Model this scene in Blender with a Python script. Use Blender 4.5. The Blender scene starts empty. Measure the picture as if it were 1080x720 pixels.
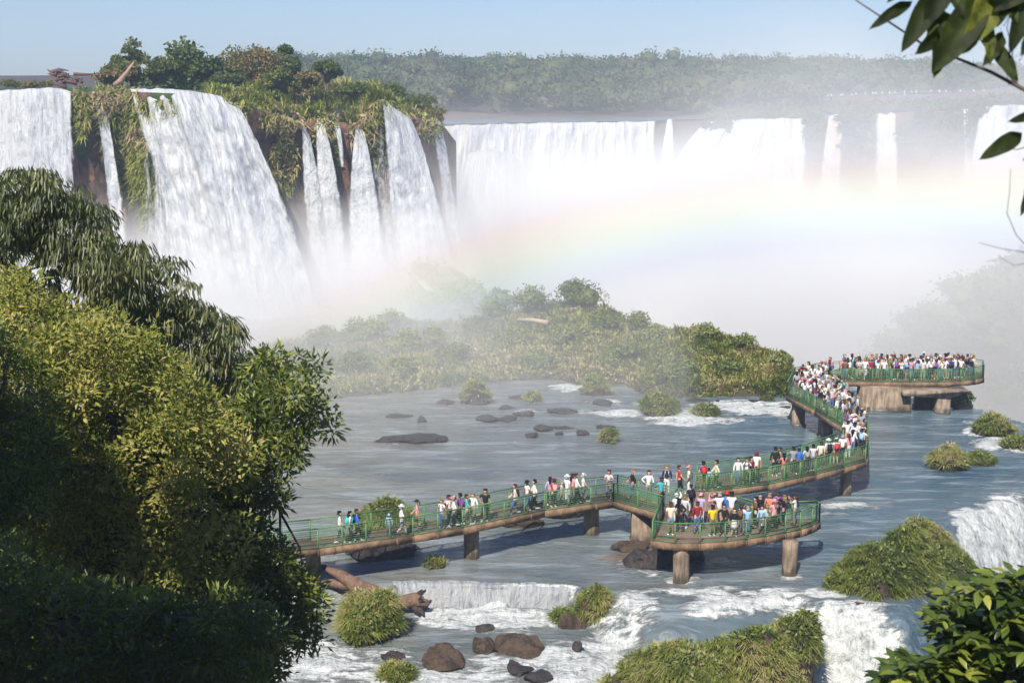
import bpy, math, random
import numpy as np
from mathutils import Vector, Matrix
SC = bpy.context.scene
COL = SC.collection
R = np.random.RandomState(7)
random.seed(7)
# ---------------------------------------------------------------- camera model
H = 25.0
F = 1500.0
YH = 95.0
PIT = math.atan((360.0 - YH) / F)
CP, SP = math.cos(PIT), math.sin(PIT)

def ray(px, py):
    a = (np.asarray(px, float) - 540) / F
    b = (360 - np.asarray(py, float)) / F
    return a, CP + b * SP, -SP + b * CP

def atZ(px, py, z=0.2):
    a, y, zz = ray(px, py)
    t = (z - H) / zz
    return np.stack([a * t, y * t, H + zz * t], -1)

def atY(px, py, Y):
    a, y, zz = ray(px, py)
    t = Y / y
    return np.stack([a * t, y * t, H + zz * t], -1)

def proj(P):
    P = np.asarray(P, float)
    X, Y, Z = P[..., 0], P[..., 1], P[..., 2] - H
    d = Y * CP - Z * SP
    u = Y * SP + Z * CP
    return 540 + F * X / d, 360 - F * u / d

def ss(a, b, x):
    t = np.clip((np.asarray(x, float) - a) / (b - a), 0, 1)
    return t * t * (3 - 2 * t)

def itp(x, pts):
    pts = sorted(pts)
    return np.interp(x, [p[0] for p in pts], [p[1] for p in pts])

# ---------------------------------------------------------------- noise
def _h(i, j, k, seed):
    n = (i * 374761393 + j * 668265263 + k * 2147483647 + seed * 1274126177) & 0xffffffff
    n = ((n ^ (n >> 13)) * 1274126177) & 0xffffffff
    n = (n ^ (n >> 16)) & 0xffffffff
    return n / 4294967295.0

def vnoise(P, seed=0):
    P = np.asarray(P, float)
    if P.shape[-1] == 2:
        P = np.concatenate([P, np.zeros(P.shape[:-1] + (1,))], -1)
    i = np.floor(P).astype(np.int64)
    f = P - i
    f = f * f * (3 - 2 * f)
    x, y, z = f[..., 0], f[..., 1], f[..., 2]
    r = 0
    for a in (0, 1):
        for b in (0, 1):
            for c in (0, 1):
                w = (x if a else 1 - x) * (y if b else 1 - y) * (z if c else 1 - z)
                r = r + w * _h(i[..., 0] + a, i[..., 1] + b, i[..., 2] + c, seed)
    return r * 2 - 1

def fbm(P, o=4, seed=0):
    P = np.asarray(P, float)
    r, a, t = 0, 1.0, 0
    for k in range(o):
        r = r + a * vnoise(P * (2 ** k) + 17.3 * k, seed + k)
        t += a
        a *= .5
    return r / t

# ---------------------------------------------------------------- mesh builders
def mk_mesh(name, V, faces, attrs=None, smooth=False):
    """faces: list of (n,k) int arrays"""
    me = bpy.data.meshes.new(name)
    V = np.asarray(V, np.float32)
    faces = [np.asarray(f, np.int32) for f in faces if len(f)]
    nf = sum(len(f) for f in faces)
    me.vertices.add(len(V))
    me.vertices.foreach_set('co', V.ravel())
    loops = np.concatenate([f.ravel() for f in faces])
    tot = np.concatenate([np.full(len(f), f.shape[1], np.int32) for f in faces])
    st = np.concatenate([[0], np.cumsum(tot)[:-1]]).astype(np.int32)
    me.loops.add(len(loops))
    me.loops.foreach_set('vertex_index', loops)
    me.polygons.add(nf)
    me.polygons.foreach_set('loop_start', st)
    me.polygons.foreach_set('loop_total', tot)
    if smooth:
        me.polygons.foreach_set('use_smooth', np.ones(nf, bool))
    for k, a in (attrs or {}).items():
        a = np.asarray(a, np.float32)
        if a.ndim == 1:
            at = me.attributes.new(k, 'FLOAT', 'POINT'); at.data.foreach_set('value', a)
        else:
            at = me.attributes.new(k, 'FLOAT_VECTOR', 'POINT'); at.data.foreach_set('vector', a.ravel())
    me.update(calc_edges=True)
    return me

def link(name, me, mat=None, parent=None, **props):
    o = bpy.data.objects.new(name, me)
    COL.objects.link(o)
    if mat is not None and me is not None:
        for m in (mat if isinstance(mat, (list, tuple)) else [mat]):
            me.materials.append(m)
    if parent is not None:
        o.parent = parent
    for k, v in props.items():
        o[k] = v
    return o

def thing(name, label, cat, loc=(0, 0, 0), rz=0, group=None, kind=None):
    o = bpy.data.objects.new(name, None)
    o.empty_display_size = .3
    COL.objects.link(o)
    o.location = [float(c) for c in loc]
    o.rotation_euler = (0, 0, rz)
    o['label'] = label; o['category'] = cat
    if group: o['group'] = group
    if kind: o['kind'] = kind
    return o

def tag(o, label, cat, group=None, kind=None):
    o['label'] = label; o['category'] = cat
    if group: o['group'] = group
    if kind: o['kind'] = kind
    return o

def grid_faces(nr, nc, wrap=False):
    r = np.arange(nr - 1)[:, None]
    c = np.arange(nc if wrap else nc - 1)[None, :]
    c2 = (c + 1) % nc
    return np.stack([r * nc + c, r * nc + c2, (r + 1) * nc + c2, (r + 1) * nc + c], -1).reshape(-1, 4)

class MB:
    """collects boxes, tubes, grids into one mesh"""
    def __init__(s):
        s.V = []; s.F = []; s.n = 0; s.A = []
    def add(s, V, F, tint=0.5):
        V = np.asarray(V, float)
        for f in F:
            s.F.append(np.asarray(f) + s.n)
        s.V.append(V); s.n += len(V)
        s.A.append(np.broadcast_to(np.asarray(tint, float), (len(V),)))
    def box(s, c, half, ax=None, ay=None, az=None, tint=.5):
        ax = np.array([1, 0, 0.]) if ax is None else np.asarray(ax, float)
        ay = np.array([0, 1, 0.]) if ay is None else np.asarray(ay, float)
        az = np.array([0, 0, 1.]) if az is None else np.asarray(az, float)
        c = np.asarray(c, float)
        sg = np.array([[-1, -1, -1], [1, -1, -1], [1, 1, -1], [-1, 1, -1], [-1, -1, 1], [1, -1, 1], [1, 1, 1], [-1, 1, 1]])
        V = c + sg[:, :1] * half[0] * ax + sg[:, 1:2] * half[1] * ay + sg[:, 2:] * half[2] * az
        s.add(V, [np.array([[0, 3, 2, 1], [4, 5, 6, 7], [0, 1, 5, 4], [1, 2, 6, 5], [2, 3, 7, 6], [3, 0, 4, 7]])], tint)
    def bar(s, a, b, w, h, tint=.5):
        a = np.asarray(a, float); b = np.asarray(b, float)
        d = b - a; L = np.linalg.norm(d)
        if L < 1e-6: return
        d /= L
        up = np.array([0, 0, 1.]) if abs(d[2]) < .95 else np.array([0, 1., 0])
        sx = np.cross(d, up); sx /= np.linalg.norm(sx)
        uz = np.cross(sx, d)
        s.box((a + b) / 2, (L / 2, w / 2, h / 2), d, sx, uz, tint)
    def tube(s, pts, rad, n=8, cap=True, tint=.5, rough=0, seed=0):
        pts = np.asarray(pts, float)
        rad = np.broadcast_to(np.asarray(rad, float), (len(pts),))
        T = np.gradient(pts, axis=0)
        T /= np.linalg.norm(T, axis=1)[:, None] + 1e-9
        up = np.array([0.13, 0.21, 1.0]); up /= np.linalg.norm(up)
        Vs = []
        for i in range(len(pts)):
            x = np.cross(T[i], up)
            if np.linalg.norm(x) < 1e-3: x = np.cross(T[i], [1, 0, 0])
            x /= np.linalg.norm(x); y = np.cross(T[i], x)
            a = np.linspace(0, 2 * np.pi, n, endpoint=False)
            rr = rad[i]
            ring = np.cos(a)[:, None] * x + np.sin(a)[:, None] * y
            if rough:
                rr = rad[i] * (1 + rough * vnoise(pts[i] * 1.3 + ring * 1.7, seed))[:, None]
            Vs.append(pts[i] + ring * rr)
        V = np.concatenate(Vs)
        Fs = [grid_faces(len(pts), n, True)]
        if cap:
            V = np.concatenate([V, pts[:1], pts[-1:]])
            m = len(pts) * n
            k = np.arange(n); k2 = (k + 1) % n
            Fs.append(np.stack([k2, k, np.full(n, m)], -1))
            Fs.append(np.stack([(len(pts) - 1) * n + k, (len(pts) - 1) * n + k2, np.full(n, m + 1)], -1))
        s.add(V, Fs, tint)
    def mesh(s, name, smooth=False):
        V = np.concatenate(s.V)
        by = {}
        for f in s.F:
            by.setdefault(f.shape[1], []).append(f)
        return mk_mesh(name, V, [np.concatenate(v) for v in by.values()], {'tint': np.concatenate(s.A)}, smooth)

def leaves(C, D, N, L, W, tint, fold=.18):
    """folded diamond leaves: centre(base) C, direction D, normal N"""
    C = np.asarray(C, float); n = len(C)
    D = D / (np.linalg.norm(D, axis=1)[:, None] + 1e-9)
    S = np.cross(D, N); S /= (np.linalg.norm(S, axis=1)[:, None] + 1e-9)
    Nn = np.cross(S, D)
    L = np.broadcast_to(L, (n,))[:, None]; W = np.broadcast_to(W, (n,))[:, None]
    V = np.empty((n, 4, 3))
    V[:, 0] = C
    V[:, 1] = C + D * L * .45 + S * W * .5 + Nn * W * fold
    V[:, 2] = C + D * L - Nn * L * .12
    V[:, 3] = C + D * L * .45 - S * W * .5 + Nn * W * fold
    b = np.arange(n)[:, None] * 4
    Fc = np.concatenate([b + np.array([[0, 1, 2]]), b + np.array([[0, 2, 3]])])
    return V.reshape(-1, 3), Fc, np.repeat(np.broadcast_to(tint, (n,)), 4)

def blades(C, D, L, W, tint, droop=.5):
    """grass blades: base, bend, tip"""
    n = len(C)
    D = D / (np.linalg.norm(D, axis=1)[:, None] + 1e-9)
    a = R.rand(n) * 6.283
    S = np.stack([np.cos(a), np.sin(a), np.zeros(n)], -1)
    L = np.broadcast_to(L, (n,))[:, None]; W = np.broadcast_to(W, (n,))[:, None]
    out = D * np.array([1, 1, 0.])
    V = np.empty((n, 5, 3))
    V[:, 0] = C - S * W * .5
    V[:, 1] = C + S * W * .5
    m = C + D * L * .6
    V[:, 2] = m + S * W * .4
    V[:, 3] = m - S * W * .4
    V[:, 4] = C + D * L + out * L * droop * .6 - np.array([0, 0, 1.]) * L * droop * .5
    b = np.arange(n)[:, None] * 5
    return V.reshape(-1, 3), b + np.array([[0, 1, 2, 3]]), b + np.array([[3, 2, 4]]), np.repeat(np.broadcast_to(tint, (n,)), 5)

def rnd_unit(n):
    v = R.normal(size=(n, 3)); return v / np.linalg.norm(v, axis=1)[:, None]

_ICO = {}
def ico(sub):
    if sub in _ICO: return _ICO[sub]
    t = (1 + 5 ** .5) / 2
    V = [(-1, t, 0), (1, t, 0), (-1, -t, 0), (1, -t, 0), (0, -1, t), (0, 1, t), (0, -1, -t), (0, 1, -t), (t, 0, -1), (t, 0, 1), (-t, 0, -1), (-t, 0, 1)]
    Fs = [(0, 11, 5), (0, 5, 1), (0, 1, 7), (0, 7, 10), (0, 10, 11), (1, 5, 9), (5, 11, 4), (11, 10, 2), (10, 7, 6), (7, 1, 8), (3, 9, 4), (3, 4, 2), (3, 2, 6), (3, 6, 8), (3, 8, 9), (4, 9, 5), (2, 4, 11), (6, 2, 10), (8, 6, 7), (9, 8, 1)]
    V = [np.array(v, float) / np.linalg.norm(v) for v in V]
    for _ in range(sub):
        mid = {}; nf = []
        def m(a, b):
            k = (min(a, b), max(a, b))
            if k not in mid:
                v = V[a] + V[b]; V.append(v / np.linalg.norm(v)); mid[k] = len(V) - 1
            return mid[k]
        for a, b, c in Fs:
            x, y, z = m(a, b), m(b, c), m(c, a)
            nf += [(a, x, z), (b, y, x), (c, z, y), (x, y, z)]
        Fs = nf
    _ICO[sub] = (np.array(V), np.array(Fs))
    return _ICO[sub]

# ---------------------------------------------------------------- materials
class NT:
    def __init__(s, name):
        s.m = bpy.data.materials.new(name); s.m.use_nodes = True
        s.t = s.m.node_tree; s.t.nodes.clear()
        s.out = s.n('ShaderNodeOutputMaterial')
    def n(s, ty, ins=None, **kw):
        nd = s.t.nodes.new(ty)
        for k, v in kw.items(): setattr(nd, k, v)
        for k, v in (ins or {}).items(): s.set(nd.inputs[k], v)
        return nd
    def set(s, sock, v):
        if isinstance(v, bpy.types.NodeSocket): s.t.links.new(v, sock)
        elif isinstance(v, bpy.types.Node): s.t.links.new(v.outputs[0], sock)
        elif isinstance(v, (tuple, list)) and sock.type == 'RGBA' and len(v) == 3: sock.default_value = (*v, 1)
        else: sock.default_value = v
    def math(s, op, a, b=None, c=None, clamp=False):
        nd = s.n('ShaderNodeMath', operation=op, use_clamp=clamp)
        s.set(nd.inputs[0], a)
        if b is not None: s.set(nd.inputs[1], b)
        if c is not None: s.set(nd.inputs[2], c)
        return nd.outputs[0]
    def mr(s, v, a, b, c=0., d=1., smooth=False):
        nd = s.n('ShaderNodeMapRange', clamp=True)
        if smooth: nd.interpolation_type = 'SMOOTHSTEP'
        for i, x in enumerate((v, a, b, c, d)): s.set(nd.inputs[i], x)
        return nd.outputs[0]
    def noise(s, vec, scale, detail=3, rough=.5, dist=0., out='Fac'):
        nd = s.n('ShaderNodeTexNoise', {'Scale': scale, 'Detail': detail, 'Roughness': rough, 'Distortion': dist})
        if vec is not None: s.set(nd.inputs['Vector'], vec)
        return nd.outputs[out]
    def ramp(s, fac, stops):
        nd = s.n('ShaderNodeValToRGB'); cr = nd.color_ramp
        while len(cr.elements) < len(stops): cr.elements.new(.5)
        for e, (p, c) in zip(cr.elements, stops):
            e.position = p; e.color = (*c, 1)
        s.set(nd.inputs[0], fac); return nd.outputs[0]
    def mix(s, f, a, b, blend='MIX'):
        nd = s.n('ShaderNodeMix', data_type='RGBA', blend_type=blend)
        s.set(nd.inputs[0], f); s.set(nd.inputs[6], a); s.set(nd.inputs[7], b)
        return nd.outputs[2]
    def attr(s, name, out='Fac'):
        return s.n('ShaderNodeAttribute', attribute_name=name).outputs[out]
    def pos(s): return s.n('ShaderNodeNewGeometry').outputs['Position']
    def scale(s, v, sc):
        nd = s.n('ShaderNodeVectorMath', operation='MULTIPLY'); s.set(nd.inputs[0], v); nd.inputs[1].default_value = sc
        return nd.outputs[0]
    def sep(s, v):
        nd = s.n('ShaderNodeSeparateXYZ'); s.set(nd.inputs[0], v); return nd.outputs
    def bump(s, h, st=.5, dist=.1):
        nd = s.n('ShaderNodeBump', {'Strength': st, 'Distance': dist}); s.set(nd.inputs['Height'], h); return nd.outputs[0]
    def bsdf(s, **kw):
        nd = s.n('ShaderNodeBsdfPrincipled')
        for k, v in kw.items(): s.set(nd.inputs[k.replace('_', ' ')], v)
        return nd
    def fin(s, sh, vol=False):
        s.t.links.new(sh.outputs[0] if isinstance(sh, bpy.types.Node) else sh, s.out.inputs['Volume' if vol else 'Surface']); return s.m

def m_leaf(name, cols, rough=.5, trans=.3, spec=.35, nscale=.6, namt=.25):
    t = NT(name)
    f = t.attr('tint')
    nz = t.noise(t.pos(), nscale, 3)
    f = t.math('ADD', f, t.math('MULTIPLY', t.math('SUBTRACT', nz, .5), namt * 2), clamp=True)
    c = t.ramp(f, [(i / (len(cols) - 1), x) for i, x in enumerate(cols)])
    b = t.bsdf(Base_Color=c, Roughness=rough)
    b.inputs['Specular IOR Level'].default_value = spec
    tr = t.n('ShaderNodeBsdfTranslucent', {'Color': t.mix(.5, c, (.35, .42, .05), 'MIX')})
    mx = t.n('ShaderNodeMixShader', {0: trans})
    t.set(mx.inputs[1], b.outputs[0]); t.set(mx.inputs[2], tr.outputs[0])
    return t.fin(mx)

def m_rock(name, cols, scale=1., moss=None, wet=.0):
    t = NT(name)
    p = t.pos()
    n1 = t.noise(p, 1.1 * scale, 5, .6)
    n2 = t.noise(t.scale(p, (1, 1, .35)), 3.5 * scale, 6, .65)
    f = t.mr(t.math('ADD', t.math('MULTIPLY', n1, .5), t.math('MULTIPLY', n2, .5)), .32, .68)
    c = t.ramp(f, [(i / (len(cols) - 1), x) for i, x in enumerate(cols)])
    if moss:
        c = t.mix(t.mr(t.math('ADD', t.attr('moss'), t.math('SUBTRACT', n2, .5)), .45, .6), c, t.ramp(n1, [(.3, moss), (.7, tuple(x * 1.9 for x in moss))]))
    h = t.noise(p, 5 * scale, 8, .7)
    b = t.bsdf(Base_Color=c, Roughness=.85 - .5 * wet, Normal=t.bump(h, .7, .25 / scale))
    return t.fin(b)

def m_plain(name, col, rough=.7, var=.25, scale=6., metallic=0., bump=0.):
    t = NT(name)
    nz = t.noise(t.pos(), scale, 5, .6)
    c = t.mix(t.mr(nz, .3, .7), tuple(x * (1 - var) for x in col), tuple(min(1, x * (1 + var)) for x in col))
    b = t.bsdf(Base_Color=c, Roughness=rough, Metallic=metallic)
    if bump: t.set(b.inputs['Normal'], t.bump(nz, bump, .03))
    return t.fin(b)

def m_fall(name, warm=0., su=1.3, sv=.07):
    """falling white water: streaks run down the sheet, edges break up"""
    t = NT(name)
    v = t.attr('flow', 'Vector')
    x, y, cov = t.sep(v)
    cmb = t.n('ShaderNodeCombineXYZ'); t.set(cmb.inputs[0], t.math('MULTIPLY', x, su)); t.set(cmb.inputs[1], t.math('MULTIPLY', y, sv))
    s1 = t.noise(cmb, 1., 6, .62, .3)
    cmb2 = t.n('ShaderNodeCombineXYZ'); t.set(cmb2.inputs[0], t.math('MULTIPLY', x, su * .22)); t.set(cmb2.inputs[1], t.math('MULTIPLY', y, sv * 1.3)); cmb2.inputs[2].default_value = 4.
    s2 = t.noise(cmb2, 1., 4, .6, .6)
    cmb3 = t.n('ShaderNodeCombineXYZ'); t.set(cmb3.inputs[0], t.math('MULTIPLY', x, 1.9 * su)); t.set(cmb3.inputs[1], t.math('MULTIPLY', y, .55 * su))
    s3 = t.noise(cmb3, 1., 6, .75, .2)
    f = t.math('ADD', t.math('MULTIPLY', s1, .38), t.math('ADD', t.math('MULTIPLY', s2, .27), t.math('MULTIPLY', s3, .35)))
    c = t.ramp(t.mr(f, .38, .58), [(0, (.30, .33, .37)), (.3, (.52, .55, .59)), (.62, (.74, .76, .78)), (1, (.84, .84, .83))])
    if warm:
        c = t.mix(t.math('MULTIPLY', t.mr(s2, .5, .68), warm), c, (.66, .55, .34))
    b = t.bsdf(Base_Color=c, Roughness=.75, Normal=t.bump(t.math('ADD', s1, t.math('MULTIPLY', s3, 1.3)), .8, .9))
    b.inputs['Specular IOR Level'].default_value = .2
    fa = t.math('ADD', t.math('MULTIPLY', s1, .5), t.math('MULTIPLY', s3, .5))
    al = t.mr(t.math('ADD', fa, t.math('SUBTRACT', cov, .5)), .42, .60)
    tr = t.n('ShaderNodeBsdfTransparent')
    mx = t.n('ShaderNodeMixShader'); t.set(mx.inputs[0], al); t.set(mx.inputs[1], tr.outputs[0]); t.set(mx.inputs[2], b.outputs[0])
    return t.fin(mx)

def m_water():
    t = NT('river_water')
    p = t.pos()
    fo = t.attr('foam'); sh = t.attr('shoal')
    big = t.noise(t.scale(p, (1, 1.6, 1)), .09, 3)
    xx = t.sep(p)[0]; c1 = t.mix(t.mr(xx, -12, 22), (.22, .22, .19), (.065, .125, .17)); c = t.mix(t.mr(big, .35, .65), c1, t.mix(.5, c1, (.16, .18, .17)))
    fl = t.noise(t.scale(p, (.22, 1.1, 1)), .9, 8, .68, .8)
    c = t.mix(t.math('MULTIPLY', t.mr(fl, .50, .64), .55), c, (.38, .44, .47))
    fd = t.noise(t.scale(p, (.16, .5, 1)), .7, 4, .6, .5)
    c = t.mix(t.math('MULTIPLY', t.mr(fd, .52, .66), .38), c, (.025, .05, .075))
    c = t.mix(sh, c, (.17, .115, .07))
    st = t.noise(t.scale(p, (.5, 1.3, 1)), 1.6, 7, .72, .6)
    st2 = t.noise(t.scale(p, (.8, 1.2, 1)), .45, 4, .6, .3)
    ff = t.math('ADD', fo, t.math('ADD', t.math('MULTIPLY', t.math('SUBTRACT', st, .5), 2.0), t.math('MULTIPLY', t.math('SUBTRACT', st2, .5), 1.6)))
    mask = t.math('MULTIPLY', t.mr(ff, .42, .72), t.mr(fo, .02, .14))
    sp = t.noise(t.scale(p, (.6, 1.4, 1)), 1.5, 5, .7, .5)
    mask = t.math('MAXIMUM', mask, t.math('MULTIPLY', t.mr(t.math('ADD', sp, t.math('MULTIPLY', fl, .35)), .86, .93), .7))
    st3 = t.noise(t.scale(p, (1.6, .7, .5)), 3.0, 7, .78, .6); fc = t.ramp(t.mr(t.math('ADD', t.math('MULTIPLY', st, .4), t.math('MULTIPLY', st3, .6)), .38, .60), [(0, (.17, .20, .19)), (.3, (.44, .47, .45)), (.7, (.70, .71, .69)), (1, (.80, .80, .78))])
    col = t.mix(mask, c, fc)
    rough = t.mr(mask, 0, 1, .09, .8)
    w1 = t.noise(t.scale(p, (.55, 1.5, 1)), 2.2, 6, .62)
    w2 = t.noise(t.scale(p, (.4, 1.2, 1)), .55, 3, .5)
    calm = t.noise(p, .06, 2)
    hgt = t.math('ADD', t.math('MULTIPLY', w1, t.mr(calm, .35, .65, .35, 1.1)), t.math('MULTIPLY', w2, .7))
    hgt = t.math('ADD', hgt, t.math('MULTIPLY', t.math('MULTIPLY', mask, st), 1.2))
    b = t.bsdf(Base_Color=col, Roughness=rough, Normal=t.bump(hgt, .8, .30), IOR=1.33)
    return t.fin(b)
# ---------------------------------------------------------------- camera, sun, sky, render
cam = bpy.data.objects.new('camera', bpy.data.cameras.new('camera'))
COL.objects.link(cam); SC.camera = cam
cam.location = (0, 0, H); cam.rotation_euler = (math.pi / 2 - PIT, 0, 0)
cam.data.sensor_width = 36; cam.data.lens = 50
cam.data.clip_start = .2; cam.data.clip_end = 9000
cam.data.dof.use_dof = True; cam.data.dof.focus_distance = 85; cam.data.dof.aperture_fstop = 7.1
SEL, SAZ = math.radians(45.4), math.radians(197)      # sun: high, behind the viewer to the left
sdir = Vector((math.sin(SAZ) * math.cos(SEL), math.cos(SAZ) * math.cos(SEL), math.sin(SEL)))   # towards the sun
sun = bpy.data.objects.new('sun', bpy.data.lights.new('sun', 'SUN'))
COL.objects.link(sun); sun.data.energy = 4.6; sun.data.angle = math.radians(.5); sun.data.color = (1, .935, .83)
sun.rotation_euler = sdir.to_track_quat('Z', 'Y').to_euler(); sun.location = (-30, -60, 90)
W = bpy.data.worlds.new('World'); SC.world = W; W.use_nodes = True
wt = W.node_tree; bg = wt.nodes['Background']
sky = wt.nodes.new('ShaderNodeTexSky'); sky.sky_type = 'NISHITA'; sky.sun_disc = False
sky.sun_elevation = SEL; sky.sun_rotation = SAZ; sky.altitude = 200; sky.air_density = 1.0; sky.dust_density = .5; sky.ozone_density = 1.5
tint = wt.nodes.new('ShaderNodeMix'); tint.data_type = 'RGBA'; tint.blend_type = 'MULTIPLY'; tint.inputs[0].default_value = 1; tint.inputs[7].default_value = (.74, .85, 1.14, 1)
wt.links.new(sky.outputs[0], tint.inputs[6]); wt.links.new(tint.outputs[2], bg.inputs[0]); bg.inputs[1].default_value = .075
vs = SC.view_settings; vs.view_transform = 'Standard'; vs.look = 'None'; vs.gamma = 1; vs.exposure = .45
cy = SC.cycles
cy.use_denoising = True
cy.use_adaptive_sampling = True; cy.adaptive_threshold = .02
cy.max_bounces = 7; cy.diffuse_bounces = 2; cy.glossy_bounces = 2; cy.transmission_bounces = 3
cy.transparent_max_bounces = 40; cy.volume_bounces = 2; cy.volume_step_rate = 1.0; cy.volume_max_steps = 128
cy.sample_clamp_indirect = 6; cy.caustics_reflective = False; cy.caustics_refractive = False

# ---------------------------------------------------------------- river surface and its rims
RIM = [(-90, 215), (-40, 196), (-12, 188), (-5, 160), (5, 150), (18, 140), (24, 128), (30, 116), (34, 113.5), (37, 110), (40, 103), (44, 97), (60, 90), (90, 86)]
cr_px = [(100, 640), (300, 628), (430, 615), (520, 619), (600, 619), (650, 632), (700, 648), (760, 642), (820, 630), (870, 636), (900, 642), (950, 648), (985, 600), (1005, 556), (1030, 540), (1080, 520), (1180, 505)]
cr_w = atZ([p[0] for p in cr_px], [p[1] for p in cr_px], .1)
CRX, CRY = cr_w[:, 0], cr_w[:, 1]

def river_h(X, Y):
    X = np.asarray(X, float); Y = np.asarray(Y, float)
    nz = fbm(np.stack([X * .5, Y * .5], -1), 3, 5)
    crest = np.interp(X, CRX, CRY) + nz * .35
    s = crest - Y
    px = 540 + X / np.maximum(Y, 1) * F * .985
    drop = itp(px, [(400, 1.0), (620, 1.05), (650, 1.45), (840, 1.5), (868, 5.5), (960, 6.0), (1000, 5.5), (1100, 6)])
    wid = itp(px, [(400, .5), (600, .5), (640, 3.2), (840, 3.0), (868, 4.5), (960, 4.5), (1000, 7.), (1100, 7)])
    h = .2 - drop * ss(0, 1, s / wid) - .035 * np.clip(s, 0, 40)
    t = np.clip(np.interp(X, [r[0] for r in RIM], [r[1] for r in RIM]) + nz * 1.0 - Y, -60, 1)
    h = h - np.where(t < 0, 60 * (1 - np.exp(t / 8.)), 0)
    return h

FOAM = [  # photo px, py, half-width, half-height, strength : where the white water stands in the place
    (515, 652, 100, 15, 1.35), (515, 632, 105, 14, 1.25), (690, 600, 60, 10, .42), (800, 622, 60, 8, .55), (600, 655, 50, 14, .8), (470, 625, 60, 10, 1.2), (560, 622, 60, 9, 1.2), (520, 646, 75, 9, .8), (600, 632, 40, 12, 1.0),
    (670, 636, 34, 17, 1.1), (660, 655, 50, 14, .85), (700, 625, 40, 10, .6), (640, 680, 45, 30, 1.0), (600, 700, 60, 30, 1.1), (460, 716, 120, 16, .95), (540, 700, 60, 14, .9), (640, 712, 60, 24, 1.1), (400, 690, 60, 12, .7), (740, 625, 50, 8, .8), (560, 668, 60, 12, .5),
    (330, 700, 90, 30, 1.0), (300, 660, 40, 30, .8), (400, 700, 70, 20, .75), (620, 690, 40, 18, .95), (500, 706, 60, 14, .7), (440, 690, 60, 16, .45),
    (770, 640, 60, 16, 1.0), (820, 632, 50, 14, 1.15), (850, 626, 50, 10, .85), (760, 622, 50, 8, .55), (700, 606, 40, 8, .45),
    (870, 680, 55, 50, 1.5), (915, 690, 50, 55, 1.4), (890, 640, 60, 9, 1.1), (850, 650, 40, 18, 1.1), (935, 640, 30, 8, .5),
    (720, 612, 26, 7, .8), (662, 590, 26, 9, .5), (834, 609, 26, 5, .5), (893, 534, 40, 6, .75), (870, 540, 40, 8, .45),
    (1045, 575, 42, 50, 1.6), (1060, 550, 40, 26, 1.5), (1080, 600, 40, 50, 1.5), (1020, 545, 26, 12, 1.1), (1060, 524, 28, 6, .7),
    (1050, 468, 36, 8, 1.15), (1030, 455, 20, 6, .9), (1022, 446, 12, 4, .7), (1075, 474, 20, 6, 1.0),
    (600, 409, 26, 5, 1.15), (625, 412, 18, 4, .9), (655, 436, 36, 6, 1.0), (720, 440, 48, 12, 1.05), (780, 430, 64, 10, 1.15), (820, 432, 36, 11, 1.1), (760, 444, 50, 5, .8),
    (690, 425, 30, 5, .8), (560, 433, 34, 4, .5), (530, 420, 30, 4, .35), (470, 428, 40, 4, .25), (640, 424, 30, 4, .7), (620, 434, 30, 4, .5),
    (420, 468, 22, 3, .55), (455, 466, 14, 3, .45), (380, 455, 20, 2, .3), (350, 445, 30, 2, .3), (390, 500, 30, 3, .25), (520, 500, 30, 3, .15),
    (470, 575, 30, 4, .45), (560, 566, 30, 4, .4), (430, 590, 30, 4, .3), (540, 578, 30, 3, .35), (980, 500, 30, 3, .2), (940, 480, 30, 3, .15)]

def foam_at(px, py):
    f = np.zeros_like(px)
    for x, y, rx, ry, s in FOAM:
        r2 = ((px - x) / rx) ** 2 + ((py - y) / ry) ** 2
        f = np.maximum(f, s * np.clip(1 - r2, 0, 1) ** .7)
    return f

SHOAL = [(660, 585, 40, 16, 1.), (450, 603, 70, 9, .8), (520, 600, 60, 7, .5), (430, 465, 50, 7, .9), (820, 612, 40, 8, .7), (1000, 540, 30, 6, .6), (300, 470, 80, 10, .4), (560, 655, 60, 10, .3), (690, 620, 60, 8, .4)]

def river():
    xs = np.concatenate([np.arange(-85, -30, 1.0), np.arange(-30, 44, .26), np.arange(44, 90, 1.2)])
    ys = np.concatenate([np.arange(40, 58, 1.), np.arange(58, 92, .24), np.arange(92, 150, .5), np.arange(150, 232, 1.5)])
    X, Y = np.meshgrid(xs, ys)
    Z = river_h(X, Y)
    px, py = proj(np.stack([X, Y, Z], -1))
    fo = foam_at(px, py)
    sh = np.zeros_like(px)
    for x, y, rx, ry, s in SHOAL:
        sh = np.maximum(sh, s * np.clip(1 - ((px - x) / rx) ** 2 - ((py - y) / ry) ** 2, 0, 1))
    sh *= ss(-.3, .3, fbm(np.stack([X * .5, Y * .9], -1), 4, 8))
    rim = np.interp(X, [r[0] for r in RIM], [r[1] for r in RIM])
    over = ss(-1.5, 2.5, Y - rim)
    fo = np.maximum(fo, over * 1.4)
    P2 = np.stack([X * .7, Y * 1.1], -1)
    Z = Z + .05 * fbm(P2, 4, 2) + np.clip(fo, 0, 1) * (.20 * fbm(np.stack([X * 1.6, Y * 1.6], -1), 4, 3) + .10)
    me = mk_mesh('river', np.stack([X, Y, Z], -1).reshape(-1, 3), [grid_faces(*X.shape)], {'foam': fo.ravel(), 'shoal': sh.ravel()}, True)
    link('river', me, m_water(), kind='structure')
river()

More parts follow.
